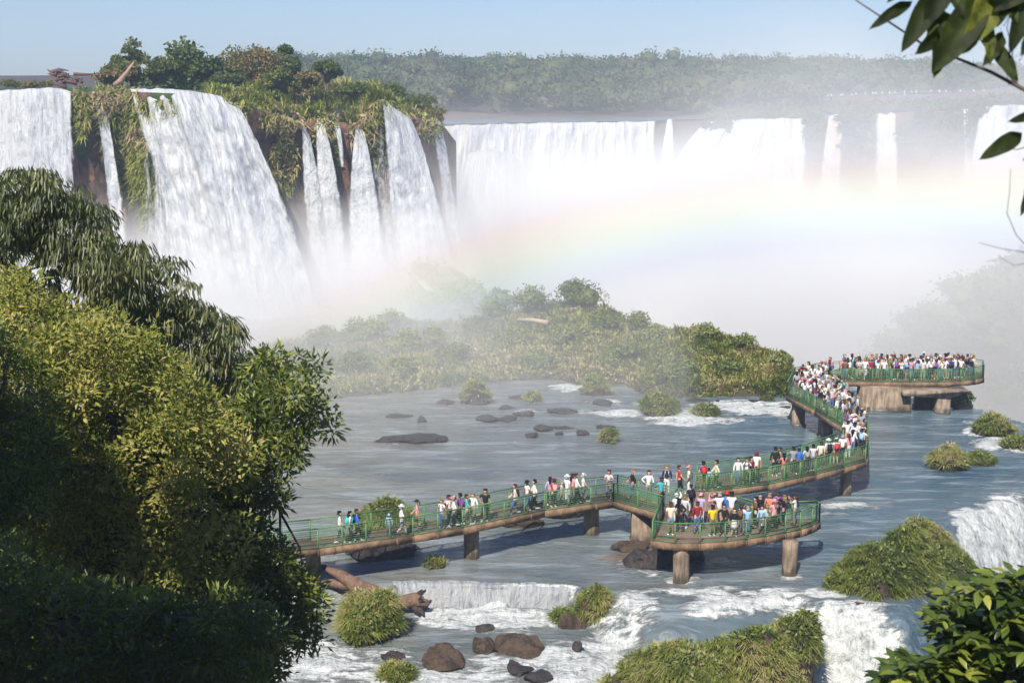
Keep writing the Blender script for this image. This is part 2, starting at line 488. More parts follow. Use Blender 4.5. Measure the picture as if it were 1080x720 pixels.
# ---------------------------------------------------------------- ground sheet: hillside under the viewer, river bed, canyon floor
M_soil = m_rock('soil', [(.035, .028, .018), (.08, .055, .035), (.06, .07, .03)], .5)
def ground_h(X, Y):
    bed = river_h(X, Y) - 1.6
    hill = 23.3 - .62 * Y - .03 * np.abs(X) + 1.2 * fbm(np.stack([X * .1, Y * .1], -1), 3, 31)
    hill = np.where(Y < 0, 23.3 - .02 * Y + 0 * X, hill)
    return np.where(Y < 52, np.maximum(hill, -9.), np.where(Y < 60, np.minimum(bed, -2) - 3, bed - .4))
xs = np.concatenate([[-900, -600, -300, -160], np.arange(-110, 111, 2.), [160, 300, 600, 900]])
ys = np.concatenate([[-300, -100, -40], np.arange(-20, 230, 2.), [260, 320, 420, 700, 1150]])
X, Y = np.meshgrid(xs, ys)
Z = np.where(Y > 214, -62., ground_h(X, np.minimum(Y, 214)))
link('ground', mk_mesh('ground', np.stack([X, Y, Z], -1).reshape(-1, 3), [grid_faces(*X.shape)], None, True), M_soil, kind='structure')

# ---------------------------------------------------------------- left cliff
DL = [(-400, 176), (-60, 170), (0, 169), (80, 167), (130, 170), (150, 168), (200, 163), (250, 165), (300, 172), (330, 175), (400, 178), (440, 183), (470, 192), (482, 204)]
LIP = [(-400, 97), (0, 96), (80, 97), (100, 98), (145, 97), (200, 99), (240, 108), (262, 112), (285, 118), (320, 133), (337, 128), (355, 130), (378, 134), (395, 112), (405, 106), (433, 120), (455, 128), (470, 134), (482, 150)]
RIDGE = [(-400, 93), (0, 93), (90, 93), (110, 91), (200, 92), (250, 90), (280, 88), (330, 88), (360, 90), (400, 95), (430, 103), (455, 116), (470, 124), (482, 140)]
def DLf(u): return itp(u, DL)
def cliffs():
    u = np.arange(-400, 483, 1.6)
    D = DLf(u); lipz = atY(u, itp(u, LIP), D)[:, 2]
    rows, moss = [], []
    vz = np.linspace(0, 1, 60)
    for v in vz:
        zz = -9 + (lipz + 9) * v
        Dv = D - 1.2 * (1 - v) ** 2
        und = 1.6 * ss(.82, 1., v) * (itp(u, [(60, 0), (100, 1), (300, 1), (440, 1), (470, 0)]))
        P = np.stack([(u - 540) / F * D, Dv, zz], -1)
        n = fbm(P * np.array([.16, .16, .05]), 4, 21) * 2.4 + fbm(P * np.array([.6, .6, .35]), 4, 22) * 1.0
        P[:, 1] -= n * (1 - .5 * ss(.9, 1, v)) - (1 - v) * .5 + und * .6
        rows.append(P)
        pu, pv = proj(P)
        m = np.zeros_like(u)
        for x, y, rx, ry, s in [(86, 130, 12, 50, 1.), (120, 110, 24, 30, .9), (135, 160, 18, 60, .95), (170, 120, 26, 34, 1.), (150, 200, 16, 50, .8), (245, 125, 20, 30, .3), (300, 170, 18, 40, .75), (345, 160, 18, 55, 1.), (385, 160, 12, 40, .75), (420, 140, 14, 30, .7), (455, 135, 14, 20, .6), (280, 115, 14, 9, .2)]:
            m = np.maximum(m, s * np.clip(1.15 - ((pu - x) / rx) ** 2 - ((pv - y) / ry) ** 2, 0, 1))
        moss.append(m)
    base = rows[-1]
    rd = itp(u, RIDGE)
    for k, t in enumerate([.08, .2, .35, .5, .65, .8, 1.]):
        Dk = base[:, 1] + 28 * t
        zr = atY(u, rd, base[:, 1] + 28)[:, 2]
        z = lipz + (zr - lipz) * (t ** .8)
        P = np.stack([base[:, 0] * Dk / base[:, 1], Dk, z], -1)
        P[:, 0] -= 28 * t * .9 * ss(395, 478, u)
        P[:, 2] += fbm(P * .25, 3, 9) * .5 * (1 - ss(200, 240, 440 - u) * .9)
        rows.append(P); moss.append(np.full_like(u, .8))
    for dd, dz in [(60, -1), (240, -12), (242, -60)]:
        P = rows[66].copy(); P[:, 0] *= (P[:, 1] + dd) / P[:, 1]; P[:, 1] += dd; P[:, 2] += dz; P[:, 0] -= dd * .9 * ss(395, 478, u)
        rows.append(P); moss.append(np.full_like(u, .8))
    V = np.stack(rows)
    me = mk_mesh('cliff', V.reshape(-1, 3), [grid_faces(V.shape[0], V.shape[1])], {'moss': np.stack(moss).ravel()}, True)
    link('cliff', me, m_rock('cliff_rock', [(.035, .03, .028), (.10, .065, .05), (.26, .13, .085), (.18, .13, .09)], .35, (.032, .062, .014)), kind='structure')
    return u, V
CU, CV = cliffs()
def wall(px, py, off=.4):
    """point on the left cliff face seen at px,py (nearest modelled vertex column), off metres out"""
    px = np.atleast_1d(px).astype(float); py = np.atleast_1d(py).astype(float)
    ci = np.clip(((px + 400) / 1.6).round().astype(int), 0, CV.shape[1] - 1)
    col = CV[:67, ci]                       # rows, n, 3
    _, cy_ = proj(col)
    k = np.argmin(np.abs(cy_ - py[None]), 0)
    P = col[k, np.arange(len(px))].copy()
    return atY(px, py, P[:, 1] - off)

# ---------------------------------------------------------------- far cliff, plateau, forest hill
DF = [(440, 268), (470, 280), (560, 300), (690, 312), (760, 306), (850, 300), (900, 292), (1000, 280), (1040, 268), (1090, 258), (1180, 235), (1400, 200)]
LIPF = [(440, 134), (465, 133), (560, 131), (690, 129), (740, 127), (850, 126), (870, 123), (900, 121), (930, 120), (1000, 118), (1050, 112), (1090, 110), (1400, 95)]
def DFf(u): return itp(u, DF)
def far_cliff():
    u = np.arange(430, 1400, 3.0)
    D = DFf(u); lipz = atY(u, itp(u, LIPF), D)[:, 2]
    rows = []
    for v in np.linspace(0, 1, 40):
        zz = -62 + (lipz + 62) * v
        P = np.stack([(u - 540) / F * D, D - 3 * (1 - v), zz], -1)
        n = fbm(P * np.array([.07, .07, .03]), 4, 41) * 6 + fbm(P * np.array([.3, .3, .2]), 4, 42) * 2
        P[:, 1] -= n * (.35 + .65 * (1 - ss(.8, 1, v)))
        rows.append(P)
    b = rows[-1]
    for dd, dz in [(3, .1), (12, .0), (40, .2), (60, 1), (200, 4), (800, 8)]:
        P = b.copy(); P[:, 0] *= (D + dd) / D; P[:, 1] += dd; P[:, 2] += dz; rows.append(P)
    V = np.stack(rows)
    mo = .25 + .3 * fbm(V * .03, 2, 44)
    me = mk_mesh('far_cliff', V.reshape(-1, 3), [grid_faces(V.shape[0], V.shape[1])], {'moss': mo.ravel()}, True)
    link('cliff_beyond_the_canyon', me, m_rock('far_rock', [(.06, .045, .04), (.13, .085, .065), (.19, .12, .09)], .12, (.03, .055, .015)), kind='structure')
far_cliff()
# upper river sheet above the far lip
M_up = m_plain('upper_river', (.13, .15, .16), .25, .15, .3)
u = np.arange(462, 770, 6.)
rows = []
for dd in (-.5, 4, 20, 55):
    D = DFf(u) + dd; z = atY(u, itp(u, LIPF), DFf(u))[:, 2] + .35
    rows.append(np.stack([(u - 540) / F * D, D, z], -1))
V = np.stack(rows)
link('upper_river', mk_mesh('upper_river', V.reshape(-1, 3), [grid_faces(4, len(u))], None, True), M_up, kind='structure')

# forest: hill that rises behind the upper river, then the wood on it as one mass
def hill_z(X, Y):
    # crowns reach photo rows ~65 at 560 m
    r = ss(350, 620, Y)
    return 18.6 + r * 12.5 + 1.6 * fbm(np.stack([X * .012, Y * .012], -1), 3, 51)
xs = np.arange(-330, 420, 9.); ys = np.concatenate([np.arange(352, 700, 10.), [900, 1150]])
X, Y = np.meshgrid(xs, ys); X = X * (Y / 500)
Z = np.where(Y > 700, 18, hill_z(X, Y))
link('hill', mk_mesh('hill', np.stack([X, Y, Z], -1).reshape(-1, 3), [grid_faces(*X.shape)], None, True), M_soil, kind='structure')

M_forest = m_leaf('forest_leaf', [(.03, .05, .02), (.055, .085, .03), (.09, .12, .045), (.14, .14, .07)], .6, .15, .2, .03, .3)
def crown_mass(cs, rs, per, leaf, tint, flat=.75, core=True):
    """leaf clumps spread over the outer shell of many crowns"""
    Vs, Fs, Ts, n0 = [], [], [], 0
    nC = len(cs)
    k = np.repeat(np.arange(nC), per)
    d = rnd_unit(len(k)); d[:, 2] = np.abs(d[:, 2]) * 1.1 - .35
    d /= np.linalg.norm(d, axis=1)[:, None]
    lump = 1 + .28 * vnoise(d * 2.3 + k[:, None] * 3.7, 61)
    rr = rs[k] * (R.rand(len(k)) ** .35) * lump
    C = cs[k] + d * rr[:, None] * np.array([1, 1, flat])
    D = d + .8 * rnd_unit(len(k)); N = d + .5 * rnd_unit(len(k))
    V, Fc, T = leaves(C - D * leaf * .4, D, N, leaf * (.6 + .8 * R.rand(len(k))), leaf * .8 * (.6 + .6 * R.rand(len(k))), np.clip(tint[k] + R.normal(size=len(k)) * .12, 0, 1))
    Vs.append(V); Fs.append(Fc); Ts.append(T); n0 = len(V)
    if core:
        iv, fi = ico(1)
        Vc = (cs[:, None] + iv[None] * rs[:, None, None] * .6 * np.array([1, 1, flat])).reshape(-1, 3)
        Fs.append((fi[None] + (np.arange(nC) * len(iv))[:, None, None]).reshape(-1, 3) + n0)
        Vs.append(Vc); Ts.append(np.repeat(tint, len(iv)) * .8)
    return np.concatenate(Vs), np.concatenate(Fs), np.concatenate(Ts)
cs, rs, ti = [], [], []
for Yr, n in [(362, 120), (375, 120), (390, 120), (410, 120), (430, 120), (455, 120), (480, 120), (510, 120), (540, 120), (575, 120), (610, 130)]:
    for i in range(n):
        px = 250 + 900 * (i + R.rand()) / n
        if Yr < 440 and px > 855 and px < 1065: continue
        Y = Yr + R.uniform(-9, 9); X = (px - 540) / F * Y
        if Y < 385 and px < 780 and R.rand() < .15: continue
        r = R.uniform(3.0, 6.2) * (1.0 if R.rand() < .93 else 1.35)
        if Yr == 362: r *= .7
        h = hill_z(X, Y) + R.uniform(2.5, 6.5) + (R.uniform(1, 3) if R.rand() < .08 else 0)
        h -= ss(820, 1080, px) * 3
        cs.append((X, Y, h)); rs.append(r); ti.append(R.uniform(.15, .95) if R.rand() > .12 else 1.)
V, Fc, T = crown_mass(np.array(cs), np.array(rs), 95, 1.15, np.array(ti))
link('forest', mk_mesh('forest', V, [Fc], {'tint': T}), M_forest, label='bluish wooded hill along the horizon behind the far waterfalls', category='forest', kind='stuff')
# scrub on the near bank of the far cliff, right side
cs, rs, ti = [], [], []
for i in range(420):
    px = R.uniform(745, 1130); dd = R.uniform(1, 60)
    D = DFf(px) + dd; z = atY(px, itp(px, LIPF), DFf(px))[2] + .8
    cs.append(((px - 540) / F * D, D, z)); rs.append(R.uniform(1., 2.6)); ti.append(R.uniform(.2, .9))
for i in range(240):
    px = R.choice([R.uniform(738, 770), R.uniform(848, 866), R.uniform(886, 918), R.uniform(948, 1012), R.uniform(1026, 1040)]); D = DFf(px) - R.uniform(1, 4)
    cs.append(atY(px, itp(px, LIPF) + R.rand() ** 1.5 * 50 + 2, D)); rs.append(R.uniform(.8, 2.2)); ti.append(R.uniform(.1, .7))
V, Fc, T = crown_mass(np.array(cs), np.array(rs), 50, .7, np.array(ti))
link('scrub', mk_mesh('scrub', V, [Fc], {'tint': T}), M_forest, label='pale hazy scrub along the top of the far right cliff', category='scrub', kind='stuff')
# ---------------------------------------------------------------- waterfalls
MF_a = m_fall('fall_water')
MF_w = m_fall('fall_water_tea', .55)
MF_f = m_fall('fall_water_far', .75, .8, .05)
def fall(label, top, bot, Df, bulge, mat=None, cov=None, nu=None, nv=70, amp=.5, seed=0, back=3.5, depth_bot=None, group='waterfalls pouring over the cliffs', lat=0.):
    """top: [(px,py)...] crest points; bot: [(px,py)...] foot points; Df: function of px -> distance of the rock behind"""
    top = np.array(top, float); bot = np.array(bot, float)
    wpx = max(abs(top[-1, 0] - top[0, 0]), abs(bot[-1, 0] - bot[0, 0]))
    nu = nu or int(max(10, wpx * .9))
    s = np.linspace(0, 1, nu)
    def al(p):
        t = (p[:, 0] - p[0, 0]) / max(p[-1, 0] - p[0, 0], 1e-6)
        return np.interp(s, t, p[:, 0]), np.interp(s, t, p[:, 1])
    tx, ty = al(top); bx, by = al(bot)
    ty = ty + (1.3 if wpx > 30 else .6) * fbm(np.stack([tx * .12, 0 * tx + seed], -1), 3, 79)
    D0 = Df(tx) - .9
    rows, A = [], []
    P0 = atY(tx, ty, D0)
    edge = np.minimum(s, 1 - s) * wpx
    for k in range(4):
        P = P0.copy(); dd = back * (1 - k / 4)
        P[:, 0] *= (P[:, 1] + dd) / P[:, 1]; P[:, 1] += dd; P[:, 2] += .05 - .25 * (1 - k / 4) * 0
        rows.append(P); A.append(np.stack([P0[:, 0], -dd + 0 * s, .5 + .4 * ss(0, 2, edge)], -1))
    for v in np.linspace(0, 1, nv):
        vx = v ** .8
        px = tx + (bx - tx) * vx; py = ty + (by - ty) * v
        D = D0 - bulge * (v ** .55)
        P = atY(px, py, D)
        fl = np.stack([P0[:, 0], P0[:, 0] * 0 + (P0[:, 2].mean() - P[:, 2].mean())], -1)
        n = fbm(np.stack([P0[:, 0] * .55, fl[:, 1] * .05, 0 * s + seed], -1), 4, 70) * amp * 2 + fbm(np.stack([P0[:, 0] * 1.7, fl[:, 1] * .16, 0 * s + seed], -1), 3, 71) * amp * .7 + fbm(P * .8, 3, 74) * amp * .45
        P[:, 1] -= n * ss(0, .12, v)
        if k % 1 == 0 and lat: P[:, 0] += lat * vnoise(np.stack([P0[:, 0] * .5, fl[:, 1] * .08], -1), 72) * v
        rows.append(P)
        c = (cov(s, v) if cov else 1.) * np.ones_like(s)
        ed = ss(-1, (6 + 15 * v) * min(1, wpx / 60 + .2), edge)
        A.append(np.stack([P0[:, 0] + (P[:, 0] - P0[:, 0]) * .35, fl[:, 1], .30 + (c - .30) * ed], -1))
    V = np.stack(rows)
    me = mk_mesh('waterfall', V.reshape(-1, 3), [grid_faces(V.shape[0], nu)], {'flow': np.stack(A).reshape(-1, 3)}, True)
    o = link('waterfall', me, mat or MF_a)
    tag(o, label, 'waterfall', group)
    return o
fall('broad white waterfall at the far left edge, half hidden by the big tree', [(-160, 97), (0, 96), (30, 94), (60, 93), (76, 97)], [(-160, 320), (84, 320)], DLf, 3.5, seed=1)
fall('thin straight white fall between the moss strip and the grassy overhang', [(97, 97), (107, 98)], [(120, 320), (146, 320)], DLf, 2.2, seed=2, cov=lambda s, v: .9 - .3 * v, amp=.45)
fall('widest white waterfall of the left cliff, tumbling down from a curved crest', [(136, 94), (165, 94), (200, 96), (232, 101), (250, 112)], [(190, 335), (250, 345), (300, 345), (346, 335)], DLf, 7.5, seed=3, amp=1.2, back=8, cov=lambda s, v: 1. - .25 * v * (np.abs(s - .35) * 1.4))
fall('veil of thin water threads over green moss left of the widest fall', [(143, 106), (165, 112), (184, 118), (196, 112)], [(150, 330), (215, 330)], DLf, 2.0, cov=lambda s, v: .36 + .3 * v, seed=4, amp=.3, back=.3)
fall('faint narrow water thread left of the moss tongue on the promontory', [(318, 134), (324, 136)], [(318, 320), (362, 320)], DLf, 1.5, seed=5, cov=lambda s, v: .58 + .05 * v, amp=.25, back=.5)
fall('slim white fall dropping from a rock notch in the grassy promontory', [(334, 127), (341, 128)], [(332, 320), (382, 322)], DLf, 2.5, seed=6, cov=lambda s, v: .82 - .3 * v, amp=.5, back=1.)
fall('short bright spout beside the green moss tongue under the grass', [(352, 131), (358, 132)], [(357, 175), (366, 178)], DLf, 1.0, seed=7, nv=30, amp=.2, cov=lambda s, v: .85 - .3 * v, back=.5)
fall('fan shaped pale fall in the middle of the promontory cliff', [(375, 136), (383, 137)], [(358, 322), (420, 322)], DLf, 2.8, seed=8, cov=lambda s, v: .84 - .28 * v, amp=.5, back=.8)
fall('thin veil between the fan shaped fall and the tall right fall', [(394, 128), (404, 132)], [(386, 322), (432, 322)], DLf, 1.5, seed=81, cov=lambda s, v: .45 + .1 * v, amp=.25, back=.5)
fall('tall white fall starting highest on the right end of the promontory', [(403, 105), (410, 109), (424, 118), (432, 124)], [(412, 318), (492, 318)], DLf, 6, seed=9, cov=lambda s, v: .92 - .22 * v, amp=.9, back=5)
fall('narrow grey fall at the outermost corner of the left cliff', [(456, 136), (468, 142)], [(472, 300), (494, 300)], DLf, 2.5, seed=10, cov=lambda s, v: .62, amp=.3, back=.5)
far = lambda l, t, b, bu, **k: fall(l, t, b, DFf, bu, **{**dict(mat=MF_f, amp=1.3, back=4), **k})
far('long bright curtain waterfall across the middle of the far cliff', [(462, 133), (520, 131), (600, 130), (692, 128)], [(440, 330), (690, 330)], 8, seed=11)
fall('bulging tea coloured fall in front of the long bright curtain', [(494, 166), (515, 160), (535, 163), (548, 172)], [(460, 330), (580, 330)], lambda u: DFf(u) - 16, 16, mat=MF_w, seed=12, amp=1.5, back=12)
far('slender two step fall right beside the end of the long curtain', [(704, 126), (709, 126)], [(686, 250), (716, 250)], 5, seed=13, amp=.6, cov=lambda s, v: .9)
far('white fall spreading leftwards over a dark ledge on the far cliff', [(742, 131), (760, 127), (852, 125)], [(640, 300), (850, 300)], 14, seed=14, amp=1.6, cov=lambda s, v: .85 - .15 * v)
far('tapering pale fall standing alone left of the second thin fall', [(874, 122), (887, 121)], [(850, 260), (892, 260)], 6, seed=15, amp=1., cov=lambda s, v: .72)
far('square pale fall below the middle of the hazy footbridge', [(922, 123), (928, 119.5), (935, 121.5), (940, 119), (946, 122)], [(914, 260), (954, 260)], 5, seed=16, amp=1., cov=lambda s, v: .66)
far('very thin pale fall just left of the big right hand fall', [(1016, 116), (1024, 115)], [(1012, 260), (1032, 260)], 4, seed=17, amp=.5, cov=lambda s, v: .75)
far('big misty fall at the right edge behind the hanging leaves', [(1034, 113), (1060, 111), (1090, 111)], [(1000, 330), (1078, 330)], 10, seed=18, amp=1.0, cov=lambda s, v: .95)

# ---------------------------------------------------------------- mist, haze, rainbow
def volbox(name, label, lo, hi, dens_fn, color=(.94, .93, .915), g=-.3, step=1.0, cat='mist'):
    lo, hi = np.array(lo, float), np.array(hi, float)
    mb = MB(); mb.box((lo + hi) / 2, (hi - lo) / 2)
    o = link(name, mb.mesh(name))
    tag(o, label, cat, None, 'stuff')
    t = NT(name)
    p = t.pos()
    d, c = dens_fn(t, p)
    v = t.n('ShaderNodeVolumeScatter', {'Anisotropy': g})
    t.set(v.inputs['Color'], c if c is not None else color); t.set(v.inputs['Density'], d)
    t.fin(v, vol=True); t.m.cycles.volume_step_rate = step if hasattr(t.m.cycles, 'volume_step_rate') else 1
    o.data.materials.append(t.m)
    return o
def canyon(t, p):
    x, y, z = t.sep(p)
    n = t.noise(p, .028, 3, .55)
    n2 = t.noise(p, .013, 2, .5)
    zz = t.math('ADD', z, t.math('MULTIPLY', t.math('SUBTRACT', n, .5), -46.))
    low = t.mr(zz, 19, -5, 0, 1, True)
    thin = t.mr(zz, 42, 2, 0, 1, True)
    thin = t.math('MULTIPLY', thin, t.mr(x, 12, 62, .3, 1.15, True))
    yo = t.math('SUBTRACT', y, t.mr(x, 16, -4, 0, 24, True))
    fy = t.mr(yo, 134, 176, 0, 1, True)
    # front moves with the island: mist hangs beyond the rim
    fx = t.mr(x, -45, -5, .0, 1, True)
    d = t.math('ADD', t.math('MULTIPLY', low, .06), t.math('MULTIPLY', thin, .011))
    d = t.math('MULTIPLY', d, t.math('MULTIPLY', fy, fx))
    back = t.mr(y, 318, 285, 0, 1, True)
    edge = t.mr(x, 125, 95, 0, 1, True)
    return t.math('MULTIPLY', d, t.math('MULTIPLY', back, edge)), None
volbox('canyon_mist', 'dense white mist rising out of the canyon behind the long platform', (-45, 119.2, -64), (125, 318, 52), canyon, step=.7)
def falls_mist(t, p):
    x, y, z = t.sep(p)
    n = t.noise(p, .07, 3, .55)
    zz = t.math('ADD', z, t.math('MULTIPLY', t.math('SUBTRACT', n, .5), -14.))
    low = t.mr(zz, 15, -1, 0, 1, True)
    fy = t.math('MULTIPLY', t.mr(y, 118, 158, 0, 1, True), t.mr(y, 196, 180, 0, 1, True))
    fx = t.math('MULTIPLY', t.mr(x, -58, -40, 0, 1, True), t.mr(x, 0, -12, 0, 1, True))
    return t.math('MULTIPLY', t.math('MULTIPLY', low, .11), t.math('MULTIPLY', fx, fy)), None
volbox('spray', 'white spray boiling up at the foot of the left waterfalls', (-60, 122.7, -2.1), (2.3, 195.4, 22.4), falls_mist, step=.7, cat='spray')
def isl_mist(t, p):
    x, y, z = t.sep(p)
    n = t.noise(p, .05, 2, .5)
    zz = t.math('ADD', z, t.math('MULTIPLY', t.math('SUBTRACT', n, .5), -8.))
    low = t.mr(zz, 11, -1, 0, 1, True)
    fy = t.math('MULTIPLY', t.mr(y, 84, 112, 0, 1, True), t.mr(y, 150, 130, 0, 1, True))
    fx = t.math('MULTIPLY', t.mr(x, -58, -40, 0, 1, True), t.mr(x, 13, -14, .5, 1, True))
    return t.math('MULTIPLY', t.math('MULTIPLY', low, .026), t.math('MULTIPLY', fx, fy)), None
volbox('drifting_mist', 'thin mist drifting over the left half of the green island', (-58, 84, .6), (14, 150, 17), isl_mist, step=.8)
# rainbow: light painted as volume colour, 40-43 degrees around the line away from the sun
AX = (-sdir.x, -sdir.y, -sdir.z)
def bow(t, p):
    v = t.n('ShaderNodeVectorMath', operation='SUBTRACT'); t.set(v.inputs[0], p); v.inputs[1].default_value = (0, 0, H)  # apex of the colour cone, fixed at the camera position
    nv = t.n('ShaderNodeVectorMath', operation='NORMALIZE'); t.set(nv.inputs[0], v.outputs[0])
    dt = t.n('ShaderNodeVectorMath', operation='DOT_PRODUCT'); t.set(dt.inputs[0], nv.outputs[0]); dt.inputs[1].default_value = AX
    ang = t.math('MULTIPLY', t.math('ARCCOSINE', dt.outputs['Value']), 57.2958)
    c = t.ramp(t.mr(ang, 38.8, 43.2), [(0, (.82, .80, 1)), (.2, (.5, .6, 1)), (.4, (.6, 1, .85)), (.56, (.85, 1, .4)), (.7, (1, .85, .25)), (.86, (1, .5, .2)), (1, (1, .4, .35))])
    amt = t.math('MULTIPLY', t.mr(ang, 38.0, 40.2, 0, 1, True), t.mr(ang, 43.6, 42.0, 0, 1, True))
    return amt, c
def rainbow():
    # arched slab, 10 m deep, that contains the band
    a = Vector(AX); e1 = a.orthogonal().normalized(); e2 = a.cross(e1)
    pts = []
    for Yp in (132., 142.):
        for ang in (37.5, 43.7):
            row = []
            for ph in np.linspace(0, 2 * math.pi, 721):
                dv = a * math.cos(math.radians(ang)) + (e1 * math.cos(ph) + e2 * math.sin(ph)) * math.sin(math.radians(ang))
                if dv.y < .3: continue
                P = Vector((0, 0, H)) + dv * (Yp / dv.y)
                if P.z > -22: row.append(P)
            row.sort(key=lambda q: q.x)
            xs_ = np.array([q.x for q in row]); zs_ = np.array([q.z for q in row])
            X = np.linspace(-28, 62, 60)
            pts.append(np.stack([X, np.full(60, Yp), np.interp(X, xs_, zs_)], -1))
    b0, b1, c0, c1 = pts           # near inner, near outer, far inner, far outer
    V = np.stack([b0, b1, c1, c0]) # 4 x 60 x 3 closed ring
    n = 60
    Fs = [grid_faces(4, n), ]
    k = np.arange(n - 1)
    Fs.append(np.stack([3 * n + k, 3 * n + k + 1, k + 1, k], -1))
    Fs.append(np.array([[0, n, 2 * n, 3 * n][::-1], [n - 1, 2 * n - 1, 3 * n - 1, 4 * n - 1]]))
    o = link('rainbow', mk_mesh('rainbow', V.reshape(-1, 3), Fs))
    tag(o, 'faint rainbow of tinted mist arching above the canyon', 'rainbow', None, 'stuff')
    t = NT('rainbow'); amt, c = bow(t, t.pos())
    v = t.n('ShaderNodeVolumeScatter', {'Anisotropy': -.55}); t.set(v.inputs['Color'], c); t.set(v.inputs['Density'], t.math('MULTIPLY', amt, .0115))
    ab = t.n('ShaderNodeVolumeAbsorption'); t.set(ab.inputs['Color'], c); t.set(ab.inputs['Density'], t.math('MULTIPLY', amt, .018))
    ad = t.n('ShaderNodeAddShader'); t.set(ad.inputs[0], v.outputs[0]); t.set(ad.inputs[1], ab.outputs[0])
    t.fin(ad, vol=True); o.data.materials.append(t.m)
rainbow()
mb = MB(); mb.box((20, 440, 0), (960, 780, 66))
hz = link('haze', mb.mesh('haze')); tag(hz, 'thin bluish air haze over the whole valley', 'haze', None, 'stuff')
t = NT('haze'); v = t.n('ShaderNodeVolumePrincipled', {'Density': .00042, 'Anisotropy': -.1}); v.inputs['Color'].default_value = (.62, .78, 1., 1)
t.fin(v, vol=True); hz.data.materials.append(t.m)

dz0 = lambda px: float(0)
fall('small ledge cascade crossing the river left of the near platform', [(414, 617), (470, 616), (520, 619), (560, 618), (612, 621)], [(420, 643), (520, 648), (606, 645)], lambda u: atZ(u, 617. + 0 * u, .2)[..., 1] + .75, .5, nv=26, amp=.16, seed=31, cov=lambda s, v: .72 + .15 * v, back=.5, mat=m_fall('ledge_water', .1, 3.2, .5), group='cascades in the near river')

# ---------------------------------------------------------------- rocks, logs, grass clumps, islands
M_rock = m_rock('river_rock', [(.016, .012, .009), (.04, .028, .018), (.10, .066, .042), (.055, .04, .028)], 1.4)
M_wet = m_rock('wet_rock', [(.015, .013, .012), (.04, .032, .03), (.09, .065, .055)], 1.2, None, .7)
M_grass = m_leaf('grass_blade', [(.09, .125, .022), (.20, .25, .04), (.36, .38, .085), (.50, .45, .18), (.56, .44, .27)], .6, .3, .25, .35, .55)
M_bush = m_leaf('bush_leaf', [(.09, .12, .04), (.17, .21, .06), (.27, .29, .10), (.38, .35, .15)], .55, .25, .3, .35, .35)
M_wood = m_rock('driftwood_bark', [(.07, .045, .03), (.20, .12, .08), (.30, .19, .13)], 2.2)

def rock_mesh(rx, ry, rz, seed, sub=4, rough=.42, flat=0.):
    V, Fc = ico(sub)
    n = fbm(V * 1.1 + seed * 5.1, 3, seed)
    c = vnoise(np.round(V * 2.2 + seed) * .9, seed + 3)
    V = V * (1 + rough * n + .10 * rough * c + .10 * fbm(V * 3.5 + seed, 3, seed + 5))[:, None]
    # chop a few facets so it reads as broken stone
    rs = np.random.RandomState(seed)
    for _ in range(11):
        d = rs.normal(size=3); d /= np.linalg.norm(d); lim = rs.uniform(.55, .85)
        h = V @ d; V = V - np.maximum(h - lim, 0)[:, None] * d * .85
    V = V * np.array([rx, ry, rz])
    return V, Fc
def wl(px, py):
    """point on the water where the photo shows px,py"""
    P = atZ(px, py, .2)
    for _ in range(3):
        P = atZ(px, py, float(river_h(P[0], P[1])))
    return P
rk = [0]
def rock(px, py, w, h, label, mat=None, depth=1.0, group='dark rocks standing in the river', sink=.35):
    rk[0] += 1
    P = wl(px, py); s = P[1] / F
    rx = w * s / 2; rz = h * s * .74
    V, Fc = rock_mesh(rx * 1.05, rx * depth, rz * .62, rk[0] * 3 + 1)
    V[:, 2] += rz * .5 * fbm(V[:, :2] * 1.6 + rk[0] * 7, 4, 12) * (V[:, 2] > 0); V[:, 2] += rz * (.62 - sink) ; V[:, 1] += rx * depth * .8
    o = link('rock', mk_mesh('rock', V, [Fc], None, True), mat or M_rock)
    o.location = P
    o.rotation_euler[2] = 0
    tag(o, label, 'rock', group)
    return o
rock(468, 708, 56, 24, 'rounded brown boulder at the left end of the row by the bottom edge')
rock(510, 690, 32, 20, 'angular brown boulder leaning against the flat pale boulder')
rock(552, 693, 60, 20, 'long flat topped pale boulder in the foam near the bottom')
rock(548, 714, 32, 18, 'dark wet boulder just below the flat pale boulder', M_wet)
rock(566, 722, 34, 18, 'dark boulder with bit of grass cut by the bottom edge', M_wet)
rock(414, 700, 26, 16, 'small dark rock left of the rounded brown boulder', M_wet)
rock(510, 668, 26, 9, 'low submerged looking rock in the pool above the boulders', M_wet)
rock(604, 664, 36, 28, 'big reddish rock carrying the small grass tuft in mid rapids', M_rock, .8)
rock(608, 690, 12, 22, 'dark slanting rock splinter right below the tufted reddish rock', M_wet)
rock(896, 661, 28, 16, 'brown rock on the brink of the bottom right waterfall')
rock(906, 640, 14, 8, 'small reddish rock at the foot of the big grass hummock')
rock(685, 600, 70, 26, 'broad flat wet slab of rock beside the near platform pillar', M_wet, .7)
rock(668, 583, 44, 12, 'pale flat rock under the bend of the footbridge', M_rock, .8)
rock(800, 640, 60, 7, 'low brown ledge at the top of the lower rapids', M_wet, .5)
rock(590, 548, 70, 26, 'long dark rock covered with weeds under the footbridge', M_wet, .6)
rock(545, 556, 60, 16, 'low reddish rock under the footbridge left of the weedy rock', M_rock, .6)
rock(398, 592, 90, 30, 'large dark rock in the shade under the left footbridge span', M_wet, .6)
rock(335, 628, 60, 40, 'brown earth bank behind the driftwood under the bridge end', M_rock, .8)
